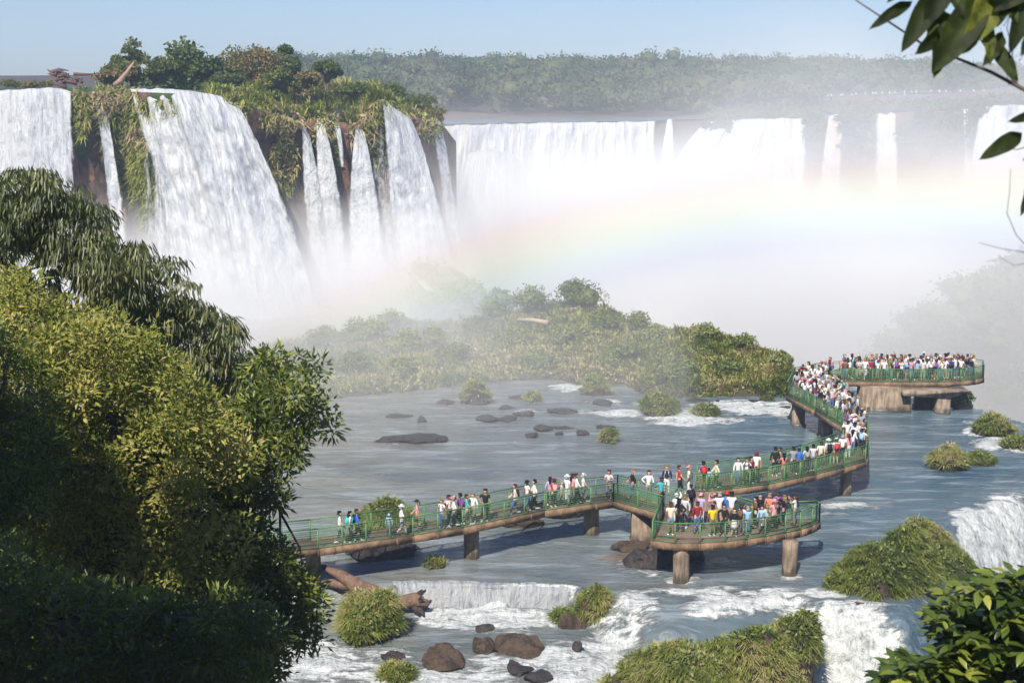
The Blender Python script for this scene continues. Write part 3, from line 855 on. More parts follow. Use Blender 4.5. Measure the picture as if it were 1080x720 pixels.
for a in [(437, 468, 84, 8, 'broad low brown shoal rock in the calm river left of centre', .5), (445, 446, 12, 9, 'small pointed rock near the left half of the calm river', .8), (420, 441, 34, 4, 'thin flat rock beside the small pointed rock', .5),
          (515, 446, 26, 9, 'dark rock at the left of the mid river row', .8), (536, 445, 24, 7, 'second dark rock of the mid river row', .8), (552, 440, 24, 8, 'rounded dark rock touching the mid river row', .8),
          (560, 462, 14, 9, 'lumpy small rock below the mid river row', .9), (573, 455, 24, 8, 'low dark rock right of the lumpy small rock', .8), (594, 453, 24, 4, 'flat dark rock in the calm river behind the bridge', .5),
          (590, 459, 9, 5, 'tiny round rock below the flat dark rock', .9), (614, 459, 16, 7, 'dark oval rock left of the single round tuft', .9), (593, 437, 30, 8, 'long low rock near the foam under the island', .6),
          (534, 432, 20, 5, 'small low rock close to the leafy river shrub', .7), (470, 427, 22, 6, 'dark rock just left of the leafy river shrub', .8), (505, 428, 20, 5, 'dark rock just right of the leafy river shrub', .8), (548, 421, 30, 5, 'flat rock beside the smaller olive shrub', .6),
          (636, 428, 20, 9, 'dark rock in the shade at the island foot near foam', .8), (640, 452, 20, 4, 'dark flat rock behind the single round tuft', .6), (738, 424, 26, 3, 'flat rock among the foam right of the island foot', .6), (757, 424, 6, 3, 'tiny rock in the foam below the island', .8), (800, 425, 22, 4, 'mossy low rock in the foam near the pier', .6), (825, 432, 24, 4, 'dark low rock in the foam beside the pier', .7)]:
    rock(*a[:4], a[4], M_wet, a[5], 'small rocks in the calm river before the island')
rock(979, 432, 18, 19, 'pale pointed rock leaning beside the end platform pier', M_rock, .8)
rock(1017, 433, 24, 22, 'dark rounded rock hump right of the end platform', M_wet, .9)

def tuft_cloud(P, Nrm, L, W, tint, up=1.0, spread=.7, droop=.6, per=16, fan=.22):
    # blades stand together in tufts that fan out from one foot
    n = len(P); L = np.broadcast_to(L, (n,)).copy(); tint = np.broadcast_to(tint, (n,)).copy(); Nrm = np.broadcast_to(Nrm, (n, 3)).copy()
    h = (np.arange(n) // per) * per
    off = rnd_unit(n) * (R.rand(n) ** .7)[:, None] * fan * np.array([1, 1, .3])
    P = P[h] + off; Nrm = Nrm[h] + off / fan * .9; L = L[h] * (.75 + .5 * R.rand(n)); L = L * (.7 + .75 * R.rand(n // per + 1))[np.arange(n) // per]
    tint = np.clip(tint[h] * .6 + tint * .4 + (R.normal(size=n // per + 1) * .13)[np.arange(n) // per], 0, 1)
    D = Nrm * .75 + np.array([0, 0, 1.]) * up * .5 + rnd_unit(n) * spread * .55
    return blades(P, D, L, W, tint, droop)

def hummock(px, py, w, h, label, n=6000, blade=.55, depth=.9, rockpart=True, seed=1, cat='grass clump', name='grass_hummock', shrub=.12, bw=.05, lumps=None, dy=0., brown=.3):
    """a rock in the river with long grass growing over it"""
    P = wl(px, py); s = P[1] / F
    rx = w * s / 2; rz = h * s; ry = rx * depth
    root = thing(name, label, cat, P, 0, 'grassy rocks in the river')
    V, Fc = rock_mesh(1, 1, 1, seed + 40, 4, .55); V = V / np.abs(V).max(0) * np.array([rx * .95, ry * .95, rz * .92])
    V[:, 2] += rz * .16 * fbm(V[:, :2] * (1.6 / rx) + seed, 3, 7) * (V[:, 2] > 0)
    V[:, 2] = np.where(V[:, 2] < 0, V[:, 2] * .5 - .2, V[:, 2]); V[:, 1] += ry + dy
    link('rock', mk_mesh('rock', V, [Fc], None, True), M_rock, root)
    # grass on the upper surface
    tri = V[Fc]; nrm = np.cross(tri[:, 1] - tri[:, 0], tri[:, 2] - tri[:, 0])
    ar = np.linalg.norm(nrm, axis=1); nn = nrm / (ar[:, None] + 1e-9)
    cen = tri.mean(1)
    wgt = ar * ss(-.35, .25, nn[:, 2]) * ss(.02 * rz, .22 * rz, cen[:, 2] - rz * .22 * np.clip(vnoise(cen * 1.4 + seed, 4) + .2, 0, 1))
    pn = fbm(cen * .9 + seed, 3, 90)
    wgt *= ss(-.55, -.15, pn)
    idx = R.choice(len(Fc), n, p=wgt / wgt.sum())
    b = R.rand(n, 2); sw = b.sum(1) > 1; b[sw] = 1 - b[sw]
    Pt = tri[idx, 0] + (tri[idx, 1] - tri[idx, 0]) * b[:, :1] + (tri[idx, 2] - tri[idx, 0]) * b[:, 1:]
    patch = fbm((Pt + seed * 3) * .55, 3, 91); fine = fbm((Pt + seed) * 2.1, 2, 92)
    t = np.clip(.40 + patch * 1.25 + fine * .5 + R.normal(size=n) * .10, 0, 1)
    L = blade * .62 * (.45 + .8 * R.rand(n)) * (1 + .6 * fine)
    V1, q, tr, T1 = tuft_cloud(Pt, nn[idx], L, bw * 1.15, t, droop=1.0)
    link('grass', mk_mesh('grass', V1, [q, tr], {'tint': T1}), M_grass, root, kind='stuff')
    if shrub:
        m = int(n * shrub)
        k = R.choice(n, m, p=np.where(patch < 0, 1., .05) / np.where(patch < 0, 1., .05).sum())
        nk = nn[idx][k]; D = nk + rnd_unit(m)
        V2, f2, T2 = leaves(Pt[k] + nk * R.rand(m)[:, None] * blade * .5, D, nk + .6 * rnd_unit(m), blade * .45, blade * .22, np.clip(.5 + R.normal(size=m) * .25, 0, 1))
        link('weeds', mk_mesh('weeds', V2, [f2], {'tint': T2}), M_bush, root, kind='stuff')
    return root
hummock(938, 652, 150, 104, 'biggest grassy hummock right of the near platform', 15000, .62, .75, seed=1, bw=.05)
hummock(996, 622, 100, 72, 'grassy lobe joined to the right side of the biggest hummock', 9000, .6, .75, seed=2, bw=.05)
hummock(742, 752, 250, 124, 'wide flowery grass bank at the bottom centre of the river', 16000, .6, .42, seed=3, bw=.05, dy=-.6)
hummock(792, 752, 110, 104, 'grassy hump joining the wide bank and the knob', 6500, .6, .6, seed=23, bw=.05, dy=-.3)
hummock(832, 724, 82, 92, 'grassy knob at the right end of the wide grass bank', 5000, .6, .8, seed=4, bw=.05)
hummock(628, 664, 46, 44, 'small round grass tuft on the reddish rock in mid rapids', 3000, .5, .8, seed=5, bw=.045)
hummock(594, 660, 26, 26, 'tiny yellowish grass tuft left of the small round tuft', 1200, .45, .8, seed=15, bw=.045)
hummock(381, 684, 88, 56, 'bright grassy mound under the driftwood at the lower left', 9000, .5, .7, seed=6, bw=.045)
hummock(420, 722, 48, 22, 'low grass clump cut by the bottom edge left of the boulders', 2500, .4, .7, seed=7, bw=.04)
hummock(1008, 499, 46, 28, 'grassy islet on the right of the river beyond the platforms', 3500, .6, .8, seed=8, bw=.055)
hummock(1036, 492, 40, 14, 'low grassy tongue right of the grassy islet', 1800, .5, .7, seed=9, bw=.055)
hummock(458, 600, 26, 10, 'thin weed tuft in the shallow water under the left span', 500, .35, .8, seed=10, bw=.04)
hummock(643, 468, 20, 15, 'single round grass tuft alone in the calm river', 900, .5, .9, seed=11, bw=.06)
hummock(747, 441, 30, 14, 'round grassy rock surrounded by foam near the island', 1200, .6, .9, seed=12, bw=.07)
hummock(697, 441, 44, 20, 'grassy rock at the foot of the island left of the foam', 2000, .7, .8, seed=13, bw=.07)
hummock(497, 428, 42, 24, 'leafy river shrub standing before the island', 2000, .6, .8, seed=14, bw=.08)
hummock(561, 424, 22, 12, 'smaller olive shrub on a rock before the island', 900, .5, .8, seed=16, bw=.08)
hummock(402, 566, 90, 34, 'green weedy bank behind the left span of the footbridge', 5000, .6, .6, seed=17, bw=.05)
hummock(628, 418, 34, 20, 'green bush bulging from the island foot beside white foam', 1500, .6, .8, seed=18, bw=.08)
hummock(1052, 462, 58, 20, 'mossy slope between the small cascades at the right rim', 3000, .5, .6, seed=19, bw=.06)
hummock(1075, 476, 40, 16, 'mossy ledge at the right edge below the rim cascades', 2000, .5, .6, seed=20, bw=.06)
hummock(812, 424, 18, 6, 'tiny grass patch on the low rock near the pier', 300, .35, .8, seed=21, bw=.06)
hummock(930, 700, 90, 70, 'shaded green slope below the biggest hummock', 5000, .6, .5, seed=22, bw=.05, dy=1.)

# central island: terrain + ground cover + bushes
SH = [(215, 436), (333, 424), (400, 417), (460, 411), (513, 404), (587, 401), (613, 408), (660, 407), (680, 418), (720, 421), (767, 419), (836, 419), (842, 420)]
RG = [(215, 436), (240, 400), (292, 362), (345, 356), (385, 346), (430, 342), (475, 342), (520, 334), (570, 322), (600, 318), (640, 326), (660, 340), (700, 350), (740, 350), (770, 356), (800, 371), (830, 384), (838, 400), (842, 415)]
DEP = [(215, 6), (292, 26), (500, 24), (640, 20), (700, 15), (780, 9), (830, 4), (842, 1.5)]
u = np.arange(215, 842.1, 2.2)
A0 = atZ(u, itp(u, SH), .1)
Dr = A0[:, 1] + itp(u, DEP)
zr = atY(u, itp(u, RG), Dr)[:, 2]
rows = []
A1 = A0.copy(); A1[:, 1] -= .6; A1[:, 0] *= A1[:, 1] / A0[:, 1]; A1[:, 2] = -1.6
rows.append(A1)
for t_ in np.linspace(0, 1, 26):
    D = A0[:, 1] + (Dr - A0[:, 1]) * t_
    P = np.stack([(u - 540) / F * D, D, 0 * u], -1); P[:, 0] = A0[:, 0] / A0[:, 1] * D
    P[:, 2] = .1 + (zr - .1) * (.18 * ss(0, .04, t_) + .82 * t_ ** .85) + fbm(P * .22, 3, 33) * .55 * ss(0, .15, t_)
    rows.append(P)
for dd, dz in [(3, -.3), (7, -1.5), (11, -5), (14, -30)]:
    P = rows[26].copy(); P[:, 0] *= (P[:, 1] + dd) / P[:, 1]; P[:, 1] += dd; P[:, 2] += dz; rows.append(P)
IV = np.stack(rows)
link('island', mk_mesh('island', IV.reshape(-1, 3), [grid_faces(*IV.shape[:2])], None, True), M_soil, kind='structure')
def isl(uu, t):
    """point on the island at photo column uu and depth fraction t"""
    c = np.clip((np.asarray(uu) - 215) / 2.2, 0, IV.shape[1] - 1.001); r = 1 + np.clip(np.asarray(t), 0, 1) * 25
    c0 = c.astype(int); r0 = np.minimum(r.astype(int), 29); fc = (c - c0)[..., None]; fr = (r - r0)[..., None]
    return (IV[r0, c0] * (1 - fc) + IV[r0, c0 + 1] * fc) * (1 - fr) + (IV[r0 + 1, c0] * (1 - fc) + IV[r0 + 1, c0 + 1] * fc) * fr
n = 60000
uu = R.uniform(222, 841, n); tt = R.rand(n)
P = isl(uu, tt); pt = fbm(P * .22, 3, 35)
V, q, tr, T = tuft_cloud(P, np.array([[0, -.5, .8]]), .75 * (.5 + .8 * R.rand(n)), .11, np.clip(.42 + pt * .8 + R.normal(size=n) * .12 + .12 * ss(560, 640, uu), 0, 1))
k = R.choice(n, 15000); D = rnd_unit(len(k)) + np.array([0, -.3, .6])
V2, f2, T2 = leaves(P[k] + np.array([0, 0, .25]), D, rnd_unit(len(k)), .34, .22, np.clip(.4 + pt[k] + R.normal(size=len(k)) * .15, 0, 1))
m = len(V)
link('ground_cover', mk_mesh('ground_cover', np.concatenate([V, V2]), [q, np.concatenate([tr, f2 + m])], {'tint': np.concatenate([T, T2])}), M_grass, label='rough grass and weeds covering the large river island', category='ground cover', kind='stuff')

def bush(P, r, h, label, tint=.4, per=900, leaf=.3, name='bush', group='bushes growing on the island', mat=None, lobes=5, stem=True, flat=.8, dome=False):
    root = thing(name, label, 'bush', P, 0, group)
    cs = [np.array([0, 0, h * .5])]; rs = [min(r, h * .55)]
    for i in range(lobes):
        a = R.rand() * 6.28; rr = r * (R.uniform(.3, .62) if not dome else R.uniform(.05, .3))
        cs.append(np.array([math.cos(a) * rr, math.sin(a) * rr, h * (R.uniform(.3, .72) if not dome else R.uniform(.3, .55))])); rs.append(r * (R.uniform(.38, .6) if not dome else R.uniform(.6, .75)))
    V, Fc, T = crown_mass(np.array(cs), np.array(rs), per // (lobes + 1), leaf, np.clip(tint + R.normal(size=len(cs)) * .08, 0, 1), flat)
    link('foliage', mk_mesh('foliage', V, [Fc], {'tint': T}), mat or M_bush, root)
    if stem:
        mb = MB()
        for i in range(3):
            a = R.rand() * 6.28
            mb.tube([[0, 0, -.3], [math.cos(a) * r * .1, math.sin(a) * r * .1, h * .3], [math.cos(a) * r * .35, math.sin(a) * r * .35, h * .6]], [.08 * r, .06 * r, .02 * r], 5)
        link('stem', mb.mesh('stem'), M_wood, root)
    return root
BU = [(458, .55, 24, 36, 'tall dome bush rising left of the island middle'), (562, .85, 44, 40, 'dark dome tree bush highest on the island'), (620, .9, 70, 36, 'broad bush mass right of the highest dome'), (505, .7, 40, 26, 'low wide bush between the two dome bushes'),
      (672, .85, 24, 34, 'rounded tree bush standing up on the right ridge'), (690, .8, 34, 24, 'bush leaning on the rounded ridge bush'), (740, .9, 36, 18, 'pale yellow green bush on the right ridge'), (785, .9, 30, 22, 'dark bush where the ridge starts to fall right'),
      (822, .7, 26, 22, 'last bush above the right tip of the island'), (715, .15, 50, 26, 'tan and brown bush above the island foot'), (650, .2, 50, 28, 'wide bush low on the slope near the white foam'), (600, .4, 44, 24, 'bush mid slope under the fallen log'),
      (540, .4, 48, 26, 'mid slope bush left of the fallen log'), (480, .3, 46, 28, 'hazy bush low on the left slope'), (430, .5, 50, 30, 'hazy bush on the left slope'), (385, .7, 56, 30, 'misty bush near the left ridge'), (345, .8, 50, 28, 'misty bush at the far left ridge'),
      (370, .3, 50, 26, 'misty bush low at the left shore'), (320, .4, 44, 28, 'leftmost misty bush beside the big tree'), (420, .15, 40, 22, 'bush overhanging the left shore'), (565, .12, 46, 18, 'low bush along the middle shore'), (770, .3, 44, 18, 'olive bush on the right slope'), (640, .6, 46, 28, 'dense bush right of the fallen log'), (520, .9, 36, 30, 'misty bush behind the island ridge'), (415, .9, 40, 28, 'faint bush on the misty left ridge')]
for i, (px, t_, w, h, lb) in enumerate(BU):
    P = isl(px, t_); s = P[1] / F
    bush(P - np.array([0, 0, .25]), w * s * .5, h * s, lb, .2 + .5 * R.rand(), 1700, .26, 'bush' if i not in (4, 1) else 'bushy_tree', dome=i in (0, 1, 3, 4, 23))
P1 = isl(546, .60) + [0, 0, 1.2]; P2 = isl(578, .50) + [0, 0, .9]
mb = MB(); mb.tube([P1, (P1 + P2) / 2 + [0, 0, .12], P2], [.16, .22, .3], 8, rough=.3)
tag(link('fallen_log', mb.mesh('fallen_log'), M_plain_log := m_plain('pale_log', (.42, .31, .24), .8)), 'pale fallen log lying on the green slope of the island', 'log')

# driftwood under the bridge end
def P3(px, py, Y): return atY(px, py, Y)
mb = MB()
Y0 = 67.9
mb.tube([P3(452, 636, Y0 - .4), P3(438, 632, Y0 - .2), P3(418, 636, Y0), P3(395, 626, Y0), P3(375, 616, Y0 + .1), P3(358, 605, Y0 + .2), P3(344, 600, Y0 + .3)], [.14, .36, .34, .38, .42, .30, .13], 10, rough=.5, seed=3)
mb.tube([P3(384, 620, Y0), P3(366, 617, Y0 + .2), P3(350, 614, Y0 + .5), P3(334, 615, Y0 + .8)], [.28, .24, .2, .12], 8, rough=.45, seed=4)
dw = link('driftwood', mb.mesh('driftwood', True), M_wood); tag(dw, 'big forked driftwood trunk lying on the grassy mound', 'driftwood')
mb = MB()
for i in range(13):
    a = R.rand() * 6.28; c = P3(436, 636, Y0 - .2)
    e = c + np.array([.35 + .35 * R.rand(), -.2 * R.rand(), 0]) * 1 + np.array([0, math.cos(a) * .45, math.sin(a) * .75])
    mb.tube([c, (c + e) / 2 + rnd_unit(1)[0] * .12, e], [.24, .15, .04], 6, rough=.5, seed=i)
link('root_plate', mb.mesh('root_plate', True), M_wet, dw)

# rock mound and small cascade at the foot of the left cliff, misty hill at right
def mound(name, px0, px1, prof, D, label, cnt, r, seed, base=-6):
    u_ = np.arange(px0, px1, 4.)
    top = atY(u_, itp(u_, prof), D)[:, 2]
    rows = []
    for t_ in np.linspace(-1, 1.0, 17):
        Dk = D + t_ * 16; z = base + (top - base) * (1 - t_ * t_) ** .6
        if t_ == -1: z = z * 0 - 30
        P = np.stack([(u_ - 540) / F * D, Dk + 0 * u_, z], -1); P[:, 2] += fbm(P * .12, 3, seed) * 1.2
        rows.append(P)
    V = np.stack(rows)
    link(name, mk_mesh(name, V.reshape(-1, 3), [grid_faces(*V.shape[:2])], None, True), M_soil, kind='structure')
    ci = R.randint(0, V.shape[1], cnt); ri = R.randint(1, 12, cnt)
    cs = V[ri, ci] + rnd_unit(cnt) * 1.0
    V, Fc, T = crown_mass(cs, r * (.5 + .8 * R.rand(cnt)), 60, .55, R.uniform(.1, .7, cnt))
    link('undergrowth', mk_mesh('undergrowth', V, [Fc], {'tint': T}), M_bush, label=label, category='undergrowth', kind='stuff')
mound('rocky_mound', 418, 545, [(418, 335), (440, 300), (455, 286), (480, 296), (510, 318), (545, 340)], 168, 'misty undergrowth on the mound at the foot of the left cliff', 120, 1.6, 61)
mound('misty_hill', 800, 1200, [(800, 560), (900, 420), (930, 385), (990, 335), (1027, 300), (1050, 292), (1090, 272), (1200, 240)], 177, 'dim undergrowth on the steep hill at the right inside the mist', 340, 2.4, 62, -45)
fall('little white cascade running down the misty mound', [(424, 284), (432, 285)], [(446, 306), (462, 306)], lambda u: 152 + 0 * u, .5, nv=24, amp=.3, seed=20, cov=lambda s, v: .85, back=.5)
bush(wl(1015, 433) + np.array([0, .5, -.2]), 1.0, 2.2, 'dark round bush beside the end platform', .05, 1500, .2, group='bushes at the river rim')
bush(wl(1046, 452) + np.array([0, .5, 0.]), .9, 1.3, 'small bright bush on the mossy rim slope', .8, 700, .25, group='bushes at the river rim')
# plants that hang on the cliff
n = 21000
src = [(86, 118, 9, 28, .35, 2), (118, 100, 20, 16, .55, 3), (122, 130, 18, 40, .3, 2), (140, 118, 14, 30, .45, 2), (170, 118, 26, 14, .35, 1.5), (158, 190, 14, 55, .25, 3), (136, 180, 10, 40, .25, 2), (250, 112, 18, 12, .6, 1.), (300, 175, 14, 36, .5, 1.4), (262, 103, 30, 8, .6, 1.2), (345, 160, 14, 40, .3, 2), (345, 112, 50, 14, .5, 4), (390, 115, 25, 16, .55, 3), (395, 150, 16, 24, .45, 1.5), (425, 112, 20, 12, .5, 2), (455, 135, 14, 14, .5, 1), (300, 128, 24, 10, .55, 2), (315, 105, 70, 12, .5, 3), (378, 140, 10, 18, .45, 1)]
w = np.array([s_[5] * s_[2] * s_[3] for s_ in src], float); k = R.choice(len(src), n, p=w / w.sum())
sa = np.array([s_[:5] for s_ in src])[k]
a = R.rand(n) * 6.28; r = R.rand(n) ** .5
px = sa[:, 0] + np.cos(a) * r * sa[:, 2]; py = sa[:, 1] + np.sin(a) * r * sa[:, 3]
P = wall(px, py, .3)
nz = fbm(P * .25, 3, 66)
L = .9 * (.5 + R.rand(n))
h_ = n // 3
V, q, tr, T = blades(P[:h_], np.array([[0, -.7, .1]]) + rnd_unit(h_) * .6, L[:h_], .16, np.clip(sa[:h_, 4] + .22 + nz[:h_] * .9 + R.normal(size=h_) * .15, 0, 1), 1.2)
V2, f2, T2 = leaves(P[h_:], rnd_unit(n - h_) + np.array([[0, -.6, -.2]]), rnd_unit(n - h_), L[h_:] * .6, L[h_:] * .38, np.clip(sa[h_:, 4] + .12 + nz[h_:] * .9 + R.normal(size=n - h_) * .15, 0, 1))
f2 = f2 + len(V); V = np.concatenate([V, V2]); T = np.concatenate([T, T2]); tr = np.concatenate([tr, f2])
link('hanging_grass', mk_mesh('hanging_grass', V, [q, tr], {'tint': T}), M_grass, label='grass and moss hanging over the brow of the left cliff', category='hanging grass', kind='stuff')
n = 16000
uu = R.uniform(225, 470, n); rr = R.rand(n) * 6.5
ci = np.clip(((uu + 400) / 1.6), 0, CV.shape[1] - 1.01); r0 = 60 + rr; 
P = CV[np.clip(r0.astype(int), 0, 66), ci.astype(int)] + np.stack([R.uniform(-.5, .5, n), R.uniform(-2, 2, n), 0 * uu], -1)
V, q, tr, T = tuft_cloud(P, np.array([[0, -.3, 1.]]), 1.3 * (.5 + R.rand(n)), .2, np.clip(.5 + fbm(P * .15, 3, 67) * .8 + R.normal(size=n) * .1, 0, 1))
link('meadow_grass', mk_mesh('meadow_grass', V, [q, tr], {'tint': T}), M_grass, label='tall grass on top of the promontory between trees and falls', category='grass', kind='stuff')

# trees and bushes on the promontory
M_tr = m_leaf('tree_leaf', [(.04, .065, .015), (.08, .125, .025), (.15, .17, .045), (.27, .18, .08)], .55, .25, .3, .12, .3)
def tree_far(px, pyb, pyt, w, D, label, tint, leaf=.5, airy=False, per=2600, name='tree', kind='tree'):
    B = atY(px, pyb, D); T_ = atY(px, pyt, D); h = T_[2] - B[2]; r = w * D / F / 2
    root = thing(name, label, kind, B, 0, 'trees on the promontory of the left cliff')
    mb = MB(); cs, rs = [], []
    mb.tube([[0, 0, -1.5], [.1, 0, h * .3], [-.1, .1, h * .6]], [h * .045, h * .035, h * .015], 6, rough=.2)
    nl = 9 if not airy else 11
    for i in range(nl):
        a = i * 2.4 + R.rand(); q_ = R.uniform(.2, .95) ; hh = h * (R.uniform(.5, .93) if airy else R.uniform(.22, .86))
        c = np.array([math.cos(a) * r * q_ * .72, math.sin(a) * r * q_ * .6, hh]); lr = r * (R.uniform(.2, .32) if airy else R.uniform(.34, .5))
        c[2] = min(c[2], h - lr * .7)
        cs.append(c); rs.append(lr); mb.tube([[0, 0, h * .25], c * [.5, .5, .8], c], [h * .02, h * .012, .02], 5)
    V, Fc, T = crown_mass(np.array(cs), np.array(rs), per // nl, leaf, np.clip(tint + R.normal(size=nl) * .1, 0, 1), .8, core=False)
    link('crown', mk_mesh('crown', V, [Fc], {'tint': T}), M_tr, root); link('trunk', mb.mesh('trunk'), M_wood, root)
for a in [(139, 95, 40, 56, 178, 'airy open tree against the sky above the thin left fall', .55, .42, True, 1500), (128, 93, 64, 50, 176, 'green shrub at the foot of the airy open tree', .6, .5, False, 2000), (118, 92, 75, 46, 175, 'reddish twiggy shrub beside the driftwood on the brink', 1., .45, True, 900), (162, 96, 68, 44, 177, 'low green bush right of the airy tree', .35, .5, False, 1600),
          (206, 104, 44, 76, 182, 'large dense green tree over the widest waterfall', .32, .55, False, 4200), (180, 98, 62, 50, 179, 'bush filling in left of the large dense tree', .4, .5, False, 2000), (236, 112, 78, 50, 178, 'dark green bush right of the large dense tree', .25, .5, False, 2200),
          (270, 108, 50, 70, 186, 'brownish leafless looking tree on the promontory', .95, .42, False, 2600), (305, 98, 44, 42, 188, 'flat topped dark tree tallest on the promontory', .15, .5, False, 2400), (250, 100, 62, 50, 192, 'hazy round tree behind the brownish tree', .6, .5, False, 1500), (296, 110, 70, 44, 180, 'olive green shrub below the flat topped tree', .6, .5, False, 1600),
          (345, 98, 64, 44, 186, 'spreading dark tree at the right end of the tree group', .3, .45, True, 1600), (322, 104, 76, 40, 182, 'grey brown shrub under the spreading tree', .85, .45, False, 1300), (372, 104, 88, 40, 184, 'low bush on the promontory above the fan shaped fall', .5, .45, False, 1000), (410, 104, 88, 46, 192, 'low dark bush just behind the tall right fall', .3, .45, False, 1300), (440, 122, 100, 40, 196, 'green bush at the outer end of the promontory', .4, .45, False, 1300), (458, 130, 112, 26, 194, 'reddish scrub on the last rock of the promontory', .95, .4, False, 800)]:
    tree_far(*a)
for i, (px, t_, w_) in enumerate([(10, 84, 26), (30, 86, 30), (48, 86, 22)]):
    tree_far(px, 93, t_, w_, 200 + i, ['rightward leaning tiny shrub on the brink at the left edge', 'low reddish scrub on the skyline above the left fall', 'small brown scrub between skyline scrub and driftwood'][i], [.5, .95, .8][i], .35, False, 400, 'scrub_bush', 'bush')
mb = MB()
for i in range(24):
    c = atY(R.uniform(55, 88), R.uniform(76, 88), 169); d = rnd_unit(1)[0] * [2.2, .6, .7]
    mb.tube([c - d * .5, c + rnd_unit(1)[0] * .4, c + d * .6], [.22, .16, .05], 5, rough=.4, seed=i)
mb.tube([atY(52, 78, 168), atY(58, 88, 168), atY(70, 92, 168)], [.06, .2, .3], 5)
tag(link('driftwood_pile', mb.mesh('driftwood_pile'), m_plain('dark_driftwood', (.13, .07, .055), .8)), 'tangle of dark reddish driftwood on the brink of the left falls', 'driftwood')
mb = MB(); mb.tube([atY(141, 66, 168), atY(134, 76, 168), atY(127, 85, 168), atY(120, 90, 168)], [.12, .2, .3, .2], 7, rough=.3)
tag(link('dead_trunk', mb.mesh('dead_trunk'), m_plain('dead_wood', (.36, .24, .17), .8)), 'bare slanting dead trunk stuck on the brink above the grassy overhang', 'dead trunk')
hz_ = lambda px, py, w, h, lb, sd: None
# small rock on the brink with white foam
V, Fc = rock_mesh(1.0, .8, .9, 77); o = link('rock', mk_mesh('rock', V, [Fc]), M_wet); o.location = wall(356, 122, .2)[0]; tag(o, 'small grey rock in the notch at the top of the promontory', 'rock', 'rocks on the cliff')
V, Fc = rock_mesh(1.6, 1.4, 2.2, 78); o = link('rock', mk_mesh('rock', V, [Fc]), M_wet); o.location = atY(512, 157, 292); tag(o, 'dark rock sticking out of the long bright curtain fall', 'rock', 'rocks on the cliff')
# ---------------------------------------------------------------- footbridge
ZD = 2.3
M_green = m_plain('green_paint', (.085, .20, .07), .5, .25, 3.)
M_deck = m_plain('deck_planks', (.19, .13, .10), .8, .3, 1.5, bump=.3)
M_edge = m_plain('rust_brown_edge', (.20, .125, .07), .8, .55, 2.2, bump=.6)
def m_pillar():
    t = NT('weathered_concrete'); p = t.pos()
    n1 = t.noise(p, 1.1, 6, .65); n2 = t.noise(t.scale(p, (3, 3, .5)), 1.6, 5, .6)
    c = t.ramp(t.mr(t.math('ADD', t.math('MULTIPLY', n1, .5), t.math('MULTIPLY', n2, .5)), .35, .65), [(0, (.09, .065, .045)), (.4, (.22, .16, .11)), (.75, (.33, .255, .18)), (1, (.44, .36, .27))])
    z = t.sep(p)[2]; wet = t.mr(t.math('ADD', z, t.math('MULTIPLY', t.math('SUBTRACT', n2, .5), 1.2)), .75, .35)
    c = t.mix(t.math('MULTIPLY', wet, .75), c, (.035, .035, .022))
    run = t.noise(t.scale(p, (2.2, 2.2, .22)), 2.4, 4, .6)
    c = t.mix(t.math('MULTIPLY', t.mr(run, .54, .66), .55), c, (.07, .055, .04))
    return t.fin(t.bsdf(Base_Color=c, Roughness=t.mr(wet, 0, 1, .85, .4), Normal=t.bump(n1, .4, .08)))
M_pil = m_pillar()
bridge = thing('footbridge', 'long zigzag visitor footbridge with green railings over the river', 'footbridge', tuple(atZ(640, 536, ZD)))
B0 = np.array(bridge.location)
def bl(name, mb, mat, smooth=False):
    me = mb.mesh(name, smooth)
    o = link(name, me, mat, bridge); o.matrix_parent_inverse = Matrix.Translation(-Vector(bridge.location)); return o
def dpx(px, py): return atZ(px, py, ZD)[:2]
def offs(poly, d):
    """offset polyline to the left (+) by d with mitred joints"""
    poly = np.asarray(poly, float); out = []
    for i in range(len(poly)):
        a = poly[i] - poly[i - 1] if i else poly[1] - poly[0]
        b = poly[i + 1] - poly[i] if i < len(poly) - 1 else a
        a = a / np.linalg.norm(a); b = b / np.linalg.norm(b)
        na = np.array([-a[1], a[0]]); nb = np.array([-b[1], b[0]]); m = na + nb; m /= np.linalg.norm(m)
        out.append(poly[i] + m * d / max(.4, m @ na))
    return np.array(out)
# outlines (world XY) taken from the deck edges
frontA = np.array([dpx(*p) for p in [(150, 597), (240, 589.5), (335.6, 579.7), (435.6, 565.8), (488, 557.5), (574, 539.4), (647, 529.5)]])
backA = offs(frontA, 1.65)
frontA2 = np.array([frontA[-1], dpx(699, 543.5)])
# second leg: from the crest to the junction
nA = frontA2[1] - frontA2[0]; nA /= np.linalg.norm(nA); perp = np.array([-nA[1], nA[0]])
backA[-1] = frontA[-1] + np.array([.35, 1.7])
J0 = frontA2[1] + perp * 1.7
B_front = np.array([dpx(*p) for p in [(688, 571.3), (711.7, 574), (738, 574), (764.5, 572.5), (787, 570), (806.8, 567), (828, 563.2), (843.7, 560), (856, 556), (864, 551.5)]])
B_back = np.array([dpx(*p) for p in [(861, 549), (835, 550), (793, 549), (765, 541)]])
C_front = np.array([dpx(*p) for p in [(745, 519.5), (771, 516.7), (810, 512.0), (860, 501.5), (890, 494), (912.5, 488)]])
C_back = np.array([dpx(*p) for p in [(735, 508), (800, 499), (845, 487.5), (883, 474.5)]])
D_left = np.array([dpx(*p) for p in [(889, 452), (860, 434), (830, 418)]])
D_right = np.array([dpx(*p) for p in [(914.5, 446), (893, 424), (874, 407)]])
E_front = np.array([dpx(*p) for p in [(885, 403.5), (920, 403.5), (960, 404), (990, 404), (1013, 403), (1028, 401.5), (1037, 399.5)]])
E_back = np.array([dpx(*p) for p in [(1036, 394), (1020, 391.5), (980, 391), (930, 392), (870, 396), (838, 402)]])
def deck(polys, th=.34):
    mb = MB(); me_ = MB()
    return
